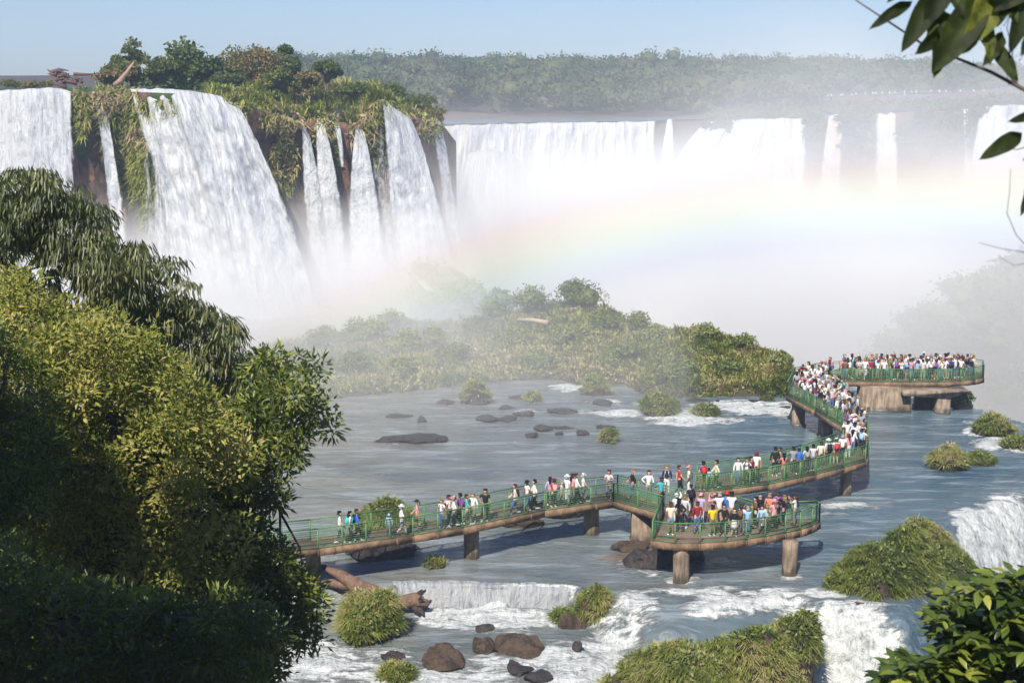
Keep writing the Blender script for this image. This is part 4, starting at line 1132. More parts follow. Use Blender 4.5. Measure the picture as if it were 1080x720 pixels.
def slab(poly, z=ZD, th=.22, fascia=True):
    poly = np.asarray(poly, float); n = len(poly)
    V = np.concatenate([np.c_[poly, np.full(n, z)], np.c_[poly, np.full(n, z - th)]])
    return V, n
def add_slab(name, poly, z=ZD, th=.22, mat=None):
    import mathutils.geometry as g
    poly = np.asarray(poly, float)
    tri = np.array(g.tessellate_polygon([[Vector((*p, 0)) for p in poly]]))
    n = len(poly); V = np.concatenate([np.c_[poly, np.full(n, z)], np.c_[poly, np.full(n, z - th)]])
    a = poly[tri[:, 0]]; b = poly[tri[:, 1]]; c = poly[tri[:, 2]]
    cr = (b[:, 0] - a[:, 0]) * (c[:, 1] - a[:, 1]) - (b[:, 1] - a[:, 1]) * (c[:, 0] - a[:, 0])
    tri = np.where((cr < 0)[:, None], tri[:, ::-1], tri)
    k = np.arange(n); k2 = (k + 1) % n
    mb = MB(); mb.add(V, [tri, tri[:, ::-1] + n, np.stack([k, k + n, k2 + n, k2], -1)])
    return bl(name, mb, mat or M_deck)
add_slab('deck', np.concatenate([frontA, backA[::-1]]))
add_slab('deck', np.array([frontA[-1], frontA2[1], J0, backA[-1]]), ZD + .004)
add_slab('deck', np.concatenate([[frontA2[1], ], B_front, B_back, [J0 + perp * .0]]), ZD + .009)
add_slab('deck', np.concatenate([[J0], [B_back[-1]], C_front, [dpx(915, 482), dpx(914.5, 446)], [dpx(889, 452), dpx(889, 470)], C_back[::-1]]), ZD + .013)
add_slab('deck', np.concatenate([D_right, D_left[::-1]]), ZD + .017)
add_slab('deck', np.concatenate([[D_left[-1], D_right[-1]], E_front, E_back]), ZD + .021)
# edge beams
def beam(poly, z=ZD - .12, w=.16, h=.36, out=.06):
    mb = MB()
    for a, b in zip(poly[:-1], poly[1:]):
        d = (b - a) / np.linalg.norm(b - a)
        mb.bar(np.array([*a, z]) - np.array([*d, 0]) * .05, np.array([*b, z]) + np.array([*d, 0]) * .05, w, h)
    # brackets under the posts
    L = 0
    for a, b in zip(poly[:-1], poly[1:]):
        n_ = max(1, int(np.linalg.norm(b - a) / 1.6))
        for i in range(n_):
            p = a + (b - a) * (i + .5) / n_
            mb.box((*p, z - .03), (.05, .11, .17))
    return bl('edge_beam', mb, M_edge)
for p in (frontA, backA, frontA2, np.array([J0, backA[-1]]), np.concatenate([[frontA2[1]], B_front, B_back]), np.concatenate([C_front, [dpx(915, 482), dpx(914.5, 446)]]), C_back, np.concatenate([[dpx(889, 470)], D_left]), D_right, np.concatenate([[D_right[-1]], E_front, E_back, [D_left[-1]]])):
    beam(p)
# railings: posts, hand rail and thin wires
def railing(poly, z=ZD + .03, h=1.08, dense=False, inset=.03, wires=True):
    poly = np.asarray(poly, float)
    for si, (a, b) in enumerate(zip(poly[:-1], poly[1:])):
        L = np.linalg.norm(b - a)
        if L < .3: continue
        mb = MB(); n_ = max(1, int(round(L / 1.45)))
        A3 = np.array([*a, z]); B3 = np.array([*b, z]); up = np.array([0, 0, 1.])
        for i in range(0 if si == 0 else 1, n_ + 1):
            p = A3 + (B3 - A3) * i / n_
            mb.bar(p - up * .3, p + up * (h + .012), .075, .055)
        mb.bar(A3 + up * h, B3 + up * h, .07, .055)
        mb.bar(A3 + up * .10, B3 + up * .10, .04, .04)
        mb.bar(A3 + up * (h - .14), B3 + up * (h - .14), .03, .03)
        k = 7 if wires else 0
        for j in range(k):
            hh = .20 + j * (h - .42) / 6
            mb.bar(A3 + up * hh, B3 + up * hh, .017, .018 if not dense else .030)
        if dense:
            m = int(L / .16)
            for i in range(m):
                p = A3 + (B3 - A3) * (i + .5) / m
                mb.bar(p + up * .1, p + up * h, .022, .022)
        o = bl('railing', mb, M_green)
for p, dn in ((frontA, False), (backA, False), (frontA2, True), (np.array([J0, backA[-1]]), True), (np.concatenate([[frontA2[1]], B_front]), False), (B_back, False), (B_front[-1:].tolist() + B_back[:1].tolist(), False), (np.array([C_front[0] - [1.4, -.3], *C_front, dpx(915, 482), dpx(914.5, 446)]), True), (C_back, True), (np.array([dpx(889, 470), *D_left]), True), (D_right[1:], True), (np.concatenate([D_right[-1:], E_front]), True), (np.concatenate([E_front[-1:], E_back, [D_left[-1]]]), False)):
    railing(np.array(p), dense=dn)
# pillars
def cyl(px, pyt, pyb, wpx, dY=0., name='pillar', taper=1.0):
    zb = 0.
    Pb = wl(px, pyb); r = wpx * Pb[1] / F / 2
    c = Pb[:2] + np.array([0, r + dY])
    mb = MB()
    zs = np.array([-2.5, Pb[2] - .4, Pb[2] + .2, 1.0, ZD - .7, ZD - .24])
    mb.tube([[c[0], c[1], z_] for z_ in zs], [r * 1.05, r * 1.04, r * 1.0, r, r, r * 1.0], 24, rough=.05, seed=int(px))
    return bl(name, mb, M_pil, True)
for a in [(497, 560, 590, 17), (624, 538, 565, 17), (719, 574, 616, 18), (834, 563, 608, 17), (893, 498, 523, 13), (330, 600, 624, 17)]:
    cyl(*a)
def block(px0, px1, pyb, Y, dpt, name, z0=-2.5, z1=ZD - .24, mat=None):
    X0 = (px0 - 540) / F * Y * 1.022; X1 = (px1 - 540) / F * Y * 1.022
    mb = MB(); mb.box(((X0 + X1) / 2, Y + dpt / 2, (z0 + z1) / 2), ((X1 - X0) / 2, dpt / 2, (z1 - z0) / 2)); mb.box(((X0 + X1) / 2, Y + dpt / 2, .25), ((X1 - X0) / 2 + .06, dpt / 2 + .06, .16)); return bl(name, mb, mat or M_pil)
block(669, 690, 572, wl(680, 574)[1], 1.0, 'pillar')
block(731, 746, 600, wl(738, 590)[1], .9, 'pillar')
block(838, 850, 450, wl(845, 450)[1], .9, 'pillar')
block(867, 880, 462, wl(873, 462)[1], .9, 'pillar')
YE = wl(996, 437)[1]
block(911, 961, 432, YE + .9, 2.2, 'concrete_block')
block(966, 989, 432, YE + 2.2, .6, 'concrete_wall', mat=M_wet)
block(989.5, 1003, 438, YE + .2, 1.2, 'pillar')
mb = MB()
for px0, px1 in ((953, 1022),):
    X0 = (px0 - 540) / F * (YE + .3) * 1.02; X1 = (px1 - 540) / F * (YE + .3) * 1.02
    # tapered cross beam carrying the end platform
    V = np.array([[X0, YE + .1, ZD - .23], [X1, YE + .1, ZD - .23], [X1, YE + .1, ZD - .32], [(1004 - 540) / F * YE * 1.02, YE + .1, ZD - .85], [X0, YE + .1, ZD - .65],
                  [X0, YE + 1.6, ZD - .23], [X1, YE + 1.6, ZD - .23], [X1, YE + 1.6, ZD - .32], [(1004 - 540) / F * YE * 1.02, YE + 1.6, ZD - .85], [X0, YE + 1.6, ZD - .65]])
    mb.add(V, [np.array([[0, 4, 3, 2, 1]]), np.array([[5, 6, 7, 8, 9]]), np.array([[0, 1, 6, 5], [1, 2, 7, 6], [2, 3, 8, 7], [3, 4, 9, 8], [4, 0, 5, 9]])])
bl('cross_beam', mb, M_pil)
# far footbridge on the other rim
M_fb = m_plain('far_bridge_paint', (.30, .25, .23), .7)
fbr = thing('footbridge', 'tiny hazy footbridge along the far rim under the forest', 'footbridge', tuple(atY(935, 106, 425)))
def fb_line(x0, y0, x1, y1, Y):
    out = []
    a = atY(x0, y0, Y); b = atY(x1, y1, Y); mb = MB(); mb.bar(a, b, 1.6, .3)
    o = link('deck', mb.mesh('deck'), M_fb, fbr); o.matrix_parent_inverse = Matrix.Translation(-Vector(fbr.location))
    m2 = MB(); m2.bar(a + [0, 0, 1.2], b + [0, 0, 1.2], .12, .12)
    for i in range(19):
        p = a + (b - a) * i / 18; m2.bar(p, p + [0, 0, 1.2], .1, .1)
    o = link('railing', m2.mesh('railing'), M_fb, fbr); o.matrix_parent_inverse = Matrix.Translation(-Vector(fbr.location))
    for i in range(1, 18, 3):
        m3 = MB(); p = a + (b - a) * i / 18; m3.bar(p - [0, 0, 4], p, .35, .35)
        o = link('support', m3.mesh('support'), M_fb, fbr); o.matrix_parent_inverse = Matrix.Translation(-Vector(fbr.location))
    return a, b
FB = [fb_line(868, 106, 962, 101.5, 428), fb_line(962, 101.5, 1052, 100.5, 424)]
# ---------------------------------------------------------------- people
def skin(nodes, edges, name, sub=1, flatten=True):
    """grow one continuous surface along a skeleton"""
    me = bpy.data.meshes.new(name)
    me.from_pydata([n[0] for n in nodes], edges, [])
    o = bpy.data.objects.new(name, me); COL.objects.link(o)
    o.modifiers.new('s', 'SKIN')
    for i, n in enumerate(nodes):
        d = me.skin_vertices[0].data[i]; r = n[1]
        d.radius = (r, r) if not isinstance(r, tuple) else r
        d.use_root = (i == 0)
    if sub:
        m = o.modifiers.new('u', 'SUBSURF'); m.levels = sub; m.render_levels = sub
    dg = bpy.context.evaluated_depsgraph_get()
    out = bpy.data.meshes.new_from_object(o.evaluated_get(dg))
    out.name = name
    bpy.data.objects.remove(o); bpy.data.meshes.remove(me)
    n = len(out.vertices); co = np.empty(n * 3, np.float32); out.vertices.foreach_get('co', co); co = co.reshape(-1, 3)
    if flatten:
        t = (ss(.80, .95, co[:, 2]) * (1 - ss(1.42, 1.48, co[:, 2]))) * (np.abs(co[:, 0]) < .23)
        co[:, 1] *= 1 - .30 * t
        out.vertices.foreach_set('co', co.ravel())
    out.polygons.foreach_set('use_smooth', np.ones(len(out.polygons), bool))
    out.update()
    return out

POSES = {  # arms: (elbow, wrist) right then left ; legs: (knee, ankle) right then left ; faces +Y
    'standing': dict(ra=((.25, -.02, 1.13), (.26, .06, .90)), la=((-.25, -.02, 1.13), (-.26, .05, .90)), rl=((.11, .02, .49), (.12, -.02, .09)), ll=((-.11, .03, .49), (-.12, 0, .09))),
    'walking': dict(ra=((.25, .10, 1.15), (.24, .27, .98)), la=((-.25, -.12, 1.14), (-.26, -.12, .90)), rl=((.10, -.02, .50), (.10, -.26, .16)), ll=((-.10, .16, .50), (-.10, .22, .09))),
    'leaning on the rail': dict(ra=((.27, .16, 1.20), (.16, .38, 1.12)), la=((-.27, .16, 1.20), (-.16, .38, 1.12)), rl=((.10, .03, .49), (.12, -.04, .09)), ll=((-.11, .05, .49), (-.10, .02, .09))),
    'taking a photo': dict(ra=((.27, .20, 1.26), (.10, .34, 1.50)), la=((-.27, .20, 1.26), (-.10, .34, 1.50)), rl=((.11, .02, .49), (.12, .02, .09)), ll=((-.11, .03, .49), (-.13, -.03, .09))),
    'raising an arm': dict(ra=((.34, .05, 1.55), (.28, .12, 1.80)), la=((-.26, -.02, 1.14), (-.25, .08, .92)), rl=((.11, .02, .49), (.12, .02, .09)), ll=((-.11, .03, .49), (-.12, -.04, .09))),
    'hand on hip': dict(ra=((.40, -.04, 1.20), (.21, .04, 1.03)), la=((-.25, -.02, 1.13), (-.26, .06, .90)), rl=((.13, .02, .49), (.17, .04, .09)), ll=((-.10, .02, .49), (-.10, 0, .09))),
    'arms folded': dict(ra=((.26, .04, 1.18), (.04, .22, 1.18)), la=((-.26, .04, 1.16), (-.04, .23, 1.14)), rl=((.11, .02, .49), (.13, .02, .09)), ll=((-.11, .03, .49), (-.12, -.03, .09))),
}
def v3(a): return np.array(a, float)
def build_pose(p, female=False):
    S = .155 if female else .18
    nd = [((0, 0, .93), .135), ((0, 0, 1.06), .115 if female else .125), ((0, 0, 1.22), .13 if female else .145), ((0, 0, 1.37), .125), ((0, .0, 1.455), .06), ((0, .01, 1.53), .062), ((0, .015, 1.60), .092), ((0, .005, 1.665), .075)]
    ed = [(i, i + 1) for i in range(7)]
    def add(q, r, par):
        nd.append((tuple(q), r)); ed.append((par, len(nd) - 1)); return len(nd) - 1
    add((0, .105, 1.585), .016, 6)                      # nose
    for s in (1, -1): add((s * .088, 0, 1.59), .018, 6)  # ears
    H_ = {}
    for s, k in ((1, 'ra'), (-1, 'la')):
        el, wr = p[k]
        sh = add((s * S, 0, 1.385), .06, 3)
        e = add(el, .043, sh); w_ = add(wr, .029, e)
        d = v3(wr) - v3(el); d /= np.linalg.norm(d)
        side = np.cross(d, [s * 1., 0, 0]); side = side / (np.linalg.norm(side) + 1e-6)
        if np.linalg.norm(side) < .5: side = np.array([0, 1., 0])
        palm = add(v3(wr) + d * .06, .028, w_)
        nrm = np.cross(d, side)
        for j, (o_, l_) in enumerate([(-.03, .062), (-.01, .075), (.01, .078), (.03, .066)]):
            a = add(v3(wr) + d * .10 + side * o_, .0095, palm)
            add(v3(wr) + d * (.10 + l_) + side * o_ * 1.15 + nrm * .02, .007, a)
        a = add(v3(wr) + d * .05 + side * .045, .011, w_); add(v3(wr) + d * .10 + side * .065, .008, a)
    for s, k in ((1, 'rl'), (-1, 'll')):
        kn, an = p[k]
        hp = add((s * .09, 0, .86), .098, 0); k_ = add(kn, .06, hp); c_ = add(v3(kn) * .62 + v3(an) * .38 + [0, -.015, 0], .056, k_)
        a_ = add(an, .036, c_); b_ = add((an[0], an[1] + .08, max(.04, an[2] - .055)), .036, a_); add((an[0] + s * .015, an[1] + .17, max(.03, an[2] - .06)), .028, b_)
    body = skin(nd, ed, 'person')
    out = {'body': body}
    # shirt, short and long sleeve
    for nm, long in (('tee', False), ('jacket', True)):
        n2 = [((0, 0, .83), .150), ((0, 0, 1.06), .135 if female else .148), ((0, 0, 1.22), .148 if female else .165), ((0, 0, 1.37), .142), ((0, 0, 1.43), .075)]
        e2 = [(0, 1), (1, 2), (2, 3), (3, 4)]
        for s, k in ((1, 'ra'), (-1, 'la')):
            el, wr = map(v3, p[k]); sh = v3((s * S, 0, 1.385))
            n2.append((tuple(sh), .075)); e2.append((3, len(n2) - 1))
            q = sh + (el - sh) * (1 if long else .62)
            n2.append((tuple(q), .058 if long else .062)); e2.append((len(n2) - 2, len(n2) - 1))
            if long:
                n2.append((tuple(el + (wr - el) * .93), .040)); e2.append((len(n2) - 2, len(n2) - 1))
        out[nm] = skin(n2, e2, nm)
    for nm, long in (('trousers', 1.), ('shorts', .0)):
        n2 = [((0, 0, 1.0), .140), ((0, 0, .93), .146)]; e2 = [(0, 1)]
        for s, k in ((1, 'rl'), (-1, 'll')):
            kn, an = map(v3, p[k])
            n2.append(((s * .09, 0, .85), .112)); e2.append((1, len(n2) - 1))
            n2.append((tuple(kn + (v3((s * .09, 0, .85)) - kn) * (0 if long else .12)), .074 if long else .085)); e2.append((len(n2) - 2, len(n2) - 1))
            if long:
                n2.append((tuple(an + [0, 0, .02]), .058)); e2.append((len(n2) - 2, len(n2) - 1))
        out[nm] = skin(n2, e2, nm)
    # skirt / dress bottom
    mb = MB(); mb.tube([[0, 0, 1.02], [0, 0, .9], [0, 0, .7], [0, 0, .52]], [.13, .165, .20, .22], 14, True); out['skirt'] = mb.mesh('skirt', True)
    for s, k in ((1, 'rl'), (-1, 'll')):
        mb = MB(); an = p[k][1]; mb.tube([[an[0], an[1] - .06, max(.035, an[2] - .06)], [an[0], an[1] + .06, max(.04, an[2] - .05)], [an[0] + s * .015, an[1] + .19, max(.03, an[2] - .065)]], [.044, .05, .035], 8)
        out['shoe', s] = mb.mesh('shoe', True)
    return out
def head_bits():
    o = {}
    o['short'] = skin([((0, -.02, 1.62), .098), ((0, -.02, 1.675), .094), ((0, -.045, 1.56), .07)], [(0, 1), (0, 2)], 'hair', 1, False)
    o['long'] = skin([((0, -.02, 1.62), .100), ((0, -.02, 1.68), .092), ((0, -.075, 1.54), .085), ((0, -.11, 1.42), .075), ((0, -.125, 1.28), .05)], [(0, 1), (0, 2), (2, 3), (3, 4)], 'hair', 1, False)
    o['pony'] = skin([((0, -.02, 1.62), .098), ((0, -.02, 1.675), .094), ((0, -.12, 1.62), .04), ((0, -.16, 1.50), .035), ((0, -.16, 1.42), .015)], [(0, 1), (0, 2), (2, 3), (3, 4)], 'hair', 1, False)
    mb = MB(); mb.tube([[0, 0, 1.63], [0, 0, 1.66], [0, 0, 1.71], [0, 0, 1.75]], [.108, .106, .092, .045], 14)
    a = np.linspace(-1.1, 1.1, 9); V = []
    for t_ in a: V += [[math.sin(t_) * .10, .01 + math.cos(t_) * .09, 1.665], [math.sin(t_) * .10, .02 + math.cos(t_) * .185, 1.645]]
    k = np.arange(8) * 2; mb.add(V, [np.stack([k, k + 2, k + 3, k + 1], -1)]); o['cap'] = mb.mesh('cap', True)
    mb = MB(); mb.tube([[0, 0, 1.655], [0, 0, 1.665], [0, 0, 1.672], [0, 0, 1.72], [0, 0, 1.76]], [.19, .19, .105, .098, .06], 18); o['brimmed hat'] = mb.mesh('sun_hat', True)
    mb = MB(); mb.box((0, -.155, 1.20), (.14, .075, .20)); mb.box((0, -.24, 1.14), (.10, .02, .11)); 
    for s in (1, -1): mb.tube([[s * .09, -.08, 1.08], [s * .11, .13, 1.2], [s * .10, .11, 1.36], [s * .09, -.06, 1.43]], .022, 6)
    o['pack'] = mb.mesh('backpack', True)
    mb = MB(); mb.box((0, .40, 1.56), (.055, .008, .085)); o['phone'] = mb.mesh('phone')
    return o
PM = {}
for nm, p in POSES.items():
    PM[nm, 0] = build_pose(p); 
    if nm in ('standing', 'walking', 'leaning on the rail', 'hand on hip', 'taking a photo'): PM[nm, 1] = build_pose(p, True)
HB = head_bits()
def cm(name, c, r=.8):
    m = bpy.data.materials.new(name); m.use_nodes = True; b = m.node_tree.nodes['Principled BSDF']
    b.inputs['Base Color'].default_value = (*c, 1); b.inputs['Roughness'].default_value = r; b.inputs['Specular IOR Level'].default_value = .2; return m
TOP = {'white': (.78, .78, .76), 'cream': (.72, .66, .50), 'red': (.55, .035, .03), 'dark red': (.28, .02, .03), 'yellow': (.75, .55, .02), 'blue': (.04, .16, .55), 'navy': (.02, .025, .08), 'black': (.018, .018, .02), 'grey': (.30, .30, .31), 'light grey': (.55, .55, .56), 'turquoise': (.05, .52, .52), 'light blue': (.30, .50, .72),
       'pink': (.72, .34, .38), 'coral': (.72, .22, .15), 'purple': (.20, .06, .30), 'green': (.06, .26, .10), 'olive': (.16, .15, .06), 'beige': (.50, .40, .28), 'brown': (.17, .09, .05), 'striped lilac': (.45, .38, .58), 'burgundy': (.18, .03, .05)}
BOT = {'blue jeans': (.09, .16, .32), 'dark trousers': (.02, .02, .026), 'grey trousers': (.2, .2, .21), 'beige trousers': (.42, .34, .24), 'white trousers': (.7, .7, .68), 'khaki shorts': (.33, .27, .17), 'dark shorts': (.03, .03, .035), 'denim shorts': (.16, .25, .42), 'green shorts': (.08, .13, .06), 'black skirt': (.02, .02, .022), 'white skirt': (.7, .7, .68), 'red shorts': (.45, .05, .05)}
TM = {k: cm('cloth_' + k.replace(' ', '_'), c) for k, c in TOP.items()}
BM = {k: cm('cloth_' + k.replace(' ', '_'), c) for k, c in BOT.items()}
SK = [cm('skin_tone', c, .6) for c in [(.52, .32, .22), (.42, .24, .15), (.28, .15, .09), (.60, .40, .30)]]
HR = {'black hair': cm('hair_black', (.012, .010, .010), .5), 'brown hair': cm('hair_brown', (.07, .035, .018), .5), 'fair hair': cm('hair_fair', (.32, .21, .10), .5), 'grey hair': cm('hair_grey', (.35, .34, .33), .5)}
SHOE = [cm('shoe_white', (.7, .7, .7)), cm('shoe_dark', (.03, .03, .03)), cm('shoe_brown', (.15, .08, .05))]
PEOPLE = []
def person(P, rz, top, bot, pose='standing', hair='short', hc='black hair', hat=None, hatc='white', pack=None, zone='', group='', fem=None, scale=1., slv=None):
    fem = (hair in ('long', 'pony')) if fem is None else fem
    S_ = PM.get((pose, 1 if fem else 0)) or PM[pose, 0]
    m = S_['body']
    root = bpy.data.objects.new('person', m); COL.objects.link(root)
    root.location = [float(c) for c in P]; root.rotation_euler = (0, 0, rz); root.scale = (scale,) * 3
    def setm(o, mat):
        if len(o.data.materials) == 0: o.data.materials.append(None)
        o.material_slots[0].link = 'OBJECT'; o.material_slots[0].material = mat
    setm(root, SK[R.randint(len(SK))])
    def ch(nm, me, mat):
        o = bpy.data.objects.new(nm, me); COL.objects.link(o); o.parent = root; setm(o, mat); return o
    sl = slv if slv is not None else ('jacket' if R.rand() < .35 or top in ('black', 'navy', 'grey') else 'tee')
    ch('jacket' if sl == 'jacket' else 'shirt', S_[sl], TM[top])
    if 'skirt' in bot: ch('skirt', S_['skirt'], BM[bot])
    elif 'shorts' in bot: ch('shorts', S_['shorts'], BM[bot])
    else: ch('trousers', S_['trousers'], BM[bot])
    sh_ = SHOE[R.randint(3)]
    for s in (1, -1): ch('shoe', S_['shoe', s], sh_)
    ch('hair', HB[hair], HR[hc])
    if hat: ch('hat', HB[hat], TM[hatc])
    if pack: ch('backpack', HB['pack'], TM[pack])
    root['category'] = 'person'; root['group'] = group
    PEOPLE.append(dict(o=root, top=top, bot=bot, pose=pose, hair=hair, hc=hc, hat=hat, hatc=hatc, pack=pack, zone=zone, sl=sl, child=scale < .8))
    return root
TOPS = ['white'] * 17 + ['light grey'] * 4 + ['pink', 'cream', 'light blue'] + ['black'] * 3 + ['navy', 'pink', 'pink', 'coral', 'red', 'light blue', 'blue', 'grey', 'grey', 'beige', 'cream', 'turquoise', 'purple', 'striped lilac', 'dark red', 'brown', 'olive', 'burgundy', 'green', 'yellow']
BOTS = ['blue jeans'] * 4 + ['dark trousers'] * 4 + ['grey trousers', 'beige trousers', 'khaki shorts', 'denim shorts', 'dark shorts', 'white trousers', 'black skirt']
POS = list(POSES)
def rnd_person(P, rz, zone, group, **k):
    hat = None
    if R.rand() < .28: hat = ['cap', 'brimmed hat'][R.randint(2)]
    hr = ['short', 'short', 'long', 'pony'][R.randint(4)]
    a = dict(top=TOPS[R.randint(len(TOPS))], bot=BOTS[R.randint(len(BOTS))], pose=POS[R.randint(len(POS))], hair=hr, hc=['black hair', 'black hair', 'brown hair', 'brown hair', 'fair hair', 'grey hair'][R.randint(6)], hat=hat, hatc=['white', 'white', 'beige', 'navy', 'red', 'black', 'pink'][R.randint(7)], pack=(['black', 'navy', 'red', 'grey', 'purple', 'light blue'][R.randint(6)] if R.rand() < .22 else None), scale=R.uniform(.93, 1.04))
    a.update(k)
    return person(P, rz, zone=zone, group=group, **a)
def feet(px, py): 
    P = atZ(px, py, ZD + .03); return P
GA = 'visitors walking on the left arm of the footbridge'
fA = lambda px: float(np.interp(px, [240, 335.6, 435.6, 488, 574, 647, 699], [589.5, 579.7, 565.8, 557.5, 539.4, 529.5, 543.5]))
def onA(px, lane, **k):
    P = feet(px, fA(px) - 1.6 - lane * 6.0); 
    d = k.pop('rz', R.choice([-1.75, 1.4, 0, 3.0]) + R.uniform(-.3, .3))
    return rnd_person(P, d, 'on the left arm of the bridge', GA, **k)
E_, Wt = -1.57, 1.57   # facing right / left in the picture
onA(359, .35, top='white', bot='grey trousers', hair='short', hc='black hair', hat=None, pose='walking', rz=E_, pack=None, slv='tee')
onA(370, .2, top='white', bot='dark trousers', hair='long', hc='black hair', hat=None, pose='standing', rz=E_, pack='turquoise')
onA(377, .35, top='blue', bot='dark trousers', hair='short', hc='brown hair', hat=None, pose='walking', rz=E_, pack='navy', slv='jacket')
onA(410.5, .5, top='light blue', bot='blue jeans', hair='short', hc='brown hair', hat='cap', hatc='light blue', pose='standing', rz=3.1, scale=.68, pack=None, slv='jacket')
onA(424, .3, top='white', bot='white trousers', hair='short', hc='grey hair', hat='brimmed hat', hatc='white', pose='walking', rz=E_, pack=None, slv='jacket')
onA(440, .5, top='pink', bot='dark shorts', hair='pony', hc='brown hair', hat='cap', hatc='black', pose='walking', rz=Wt, pack=None, slv='tee')
onA(466, .5, top='white', bot='blue jeans', hair='long', hc='fair hair', hat=None, pose='standing', rz=2.6, scale=.9, pack='black')
onA(474, .7, top='white', bot='dark trousers', hair='short', hc='brown hair', hat=None, pose='standing', rz=-2, scale=.97, pack='pink')
onA(479, .3, top='white', bot='grey trousers', hair='short', hc='brown hair', hat='cap', hatc='pink', pose='walking', rz=Wt, pack=None)
onA(485, .6, top='purple', bot='dark trousers', hair='short', hc='black hair', hat=None, pose='walking', rz=Wt, pack='purple')
onA(492.5, .3, top='turquoise', bot='beige trousers', hair='short', hc='brown hair', hat=None, pose='walking', rz=E_, pack=None, slv='tee')
onA(499, .5, top='white', bot='grey trousers', hair='long', hc='fair hair', hat=None, pose='standing', rz=2.9, pack=None, scale=.93)
onA(512, .25, top='black', bot='dark trousers', hair='short', hc='black hair', hat=None, pose='hand on hip', rz=3.0, pack=None, slv='tee')
onA(543, .4, top='cream', bot='blue jeans', hair='short', hc='brown hair', hat=None, pose='walking', rz=Wt, pack='black')
onA(556, .6, top='white', bot='blue jeans', hair='short', hc='black hair', hat='cap', hatc='black', pose='walking', rz=-1.2, pack=None)
onA(563.5, .3, top='white', bot='dark trousers', hair='short', hc='black hair', hat=None, pose='walking', rz=Wt, pack=None, slv='jacket')
onA(580, .7, top='striped lilac', bot='dark trousers', hair='long', hc='black hair', hat=None, pose='standing', rz=0, scale=.95, pack=None)
onA(584, .3, top='red', bot='dark trousers', hair='short', hc='black hair', hat='brimmed hat', hatc='burgundy', pose='standing', rz=.5, pack='pink')
onA(592, .5, top='light grey', bot='grey trousers', hair='short', hc='grey hair', hat=None, pose='walking', rz=Wt, scale=.82, pack=None)
onA(598, .4, top='white', bot='white trousers', hair='short', hc='grey hair', hat='brimmed hat', hatc='white', pose='standing', rz=-.9, pack=None)
onA(604, .6, top='pink', bot='grey trousers', hair='long', hc='brown hair', hat=None, pose='standing', rz=-1.2, pack=None)
onA(608, .3, top='white', bot='dark trousers', hair='short', hc='brown hair', hat=None, pose='walking', rz=E_, pack=None, slv='jacket')
onA(615, .5, top='white', bot='grey trousers', hair='short', hc='grey hair', hat='cap', hatc='white', pose='walking', rz=E_, pack=None, slv='tee')
onA(642, .35, top='light grey', bot='grey trousers', hair='short', hc='brown hair', hat=None, pose='arms folded', rz=2.8, pack='grey', slv='tee')
onA(667, 1.3, top='black', bot='blue jeans', hair='short', hc='fair hair', hat=None, pose='walking', rz=Wt, pack=None, slv='jacket')
onA(684, 1.7, top='white', bot='grey trousers', hair='long', hc='brown hair', hat=None, pose='hand on hip', rz=3.1, pack=None, slv='jacket')
GJ = 'visitors at the junction of the footbridge arms'
J = lambda px, py, rz, **k: rnd_person(feet(px, py), rz, 'at the junction of the bridge arms', GJ, **k)
J(697, 535, .6, top='turquoise', bot='dark trousers', hair='short', hc='brown hair', hat=None, pose='leaning on the rail', pack=None, slv='tee')
J(703, 521, 3.0, top='navy', bot='white trousers', hair='long', hc='fair hair', hat=None, pose='standing', pack='white')
J(716, 522, E_, top='red', bot='dark trousers', hair='short', hc='brown hair', hat=None, pose='walking', pack=None, slv='tee')
J(726, 521, Wt, top='white', bot='white trousers', hair='long', hc='fair hair', hat='cap', hatc='pink', pose='raising an arm', pack=None)
J(741, 517, .3, top='purple', bot='beige trousers', hair='short', hc='black hair', hat=None, pose='standing', pack='red')
J(747, 517, .2, top='light blue', bot='dark trousers', hair='short', hc='black hair', hat=None, pose='standing', scale=.78, pack=None)
J(755, 516, Wt, top='cream', bot='dark trousers', hair='short', hc='black hair', hat=None, pose='walking', pack=None, slv='jacket')
J(728, 543, .2, top='navy', bot='dark trousers', hair='pony', hc='black hair', hat=None, pose='standing', pack='black')
GC = 'visitors on the middle arm of the footbridge'
C = lambda px, py, rz, **k: rnd_person(feet(px, py), rz, 'on the middle arm of the bridge', GC, **k)
C(778, 512, 3.1, top='white', bot='blue jeans', hair='long', hc='black hair', hat=None, pose='standing', pack=None, scale=.97)
C(787, 511, 3.0, top='white', bot='dark trousers', hair='long', hc='brown hair', hat=None, pose='taking a photo', pack='brown')
C(792, 510, -2.6, top='burgundy', bot='dark trousers', hair='long', hc='black hair', hat=None, pose='standing', pack=None, scale=.94)
C(797, 508, 2.9, top='white', bot='dark trousers', hair='short', hc='black hair', hat='cap', hatc='dark red', pose='standing', pack=None, scale=1.06)
C(817, 502, 0., top='black', bot='dark trousers', hair='short', hc='black hair', hat=None, pose='standing', pack=None, scale=1.05)
C(822, 500, 1., top='beige', bot='dark trousers', hair='short', hc='brown hair', hat=None, pose='standing', pack=None)
C(826, 506, 0.1, top='coral', bot='beige trousers', hair='long', hc='black hair', hat=None, pose='leaning on the rail', pack=None, slv='tee')
C(836, 500, .1, top='grey', bot='dark trousers', hair='short', hc='black hair', hat=None, pose='leaning on the rail', pack=None)
C(842, 500, -.2, top='blue', bot='dark trousers', hair='short', hc='black hair', hat='cap', hatc='blue', pose='standing', pack=None, slv='jacket')
C(850, 498, .2, top='light grey', bot='dark trousers', hair='long', hc='black hair', hat=None, pose='standing', pack='grey')
C(857, 496, -.2, top='light grey', bot='grey trousers', hair='short', hc='black hair', hat=None, pose='leaning on the rail', pack=None)
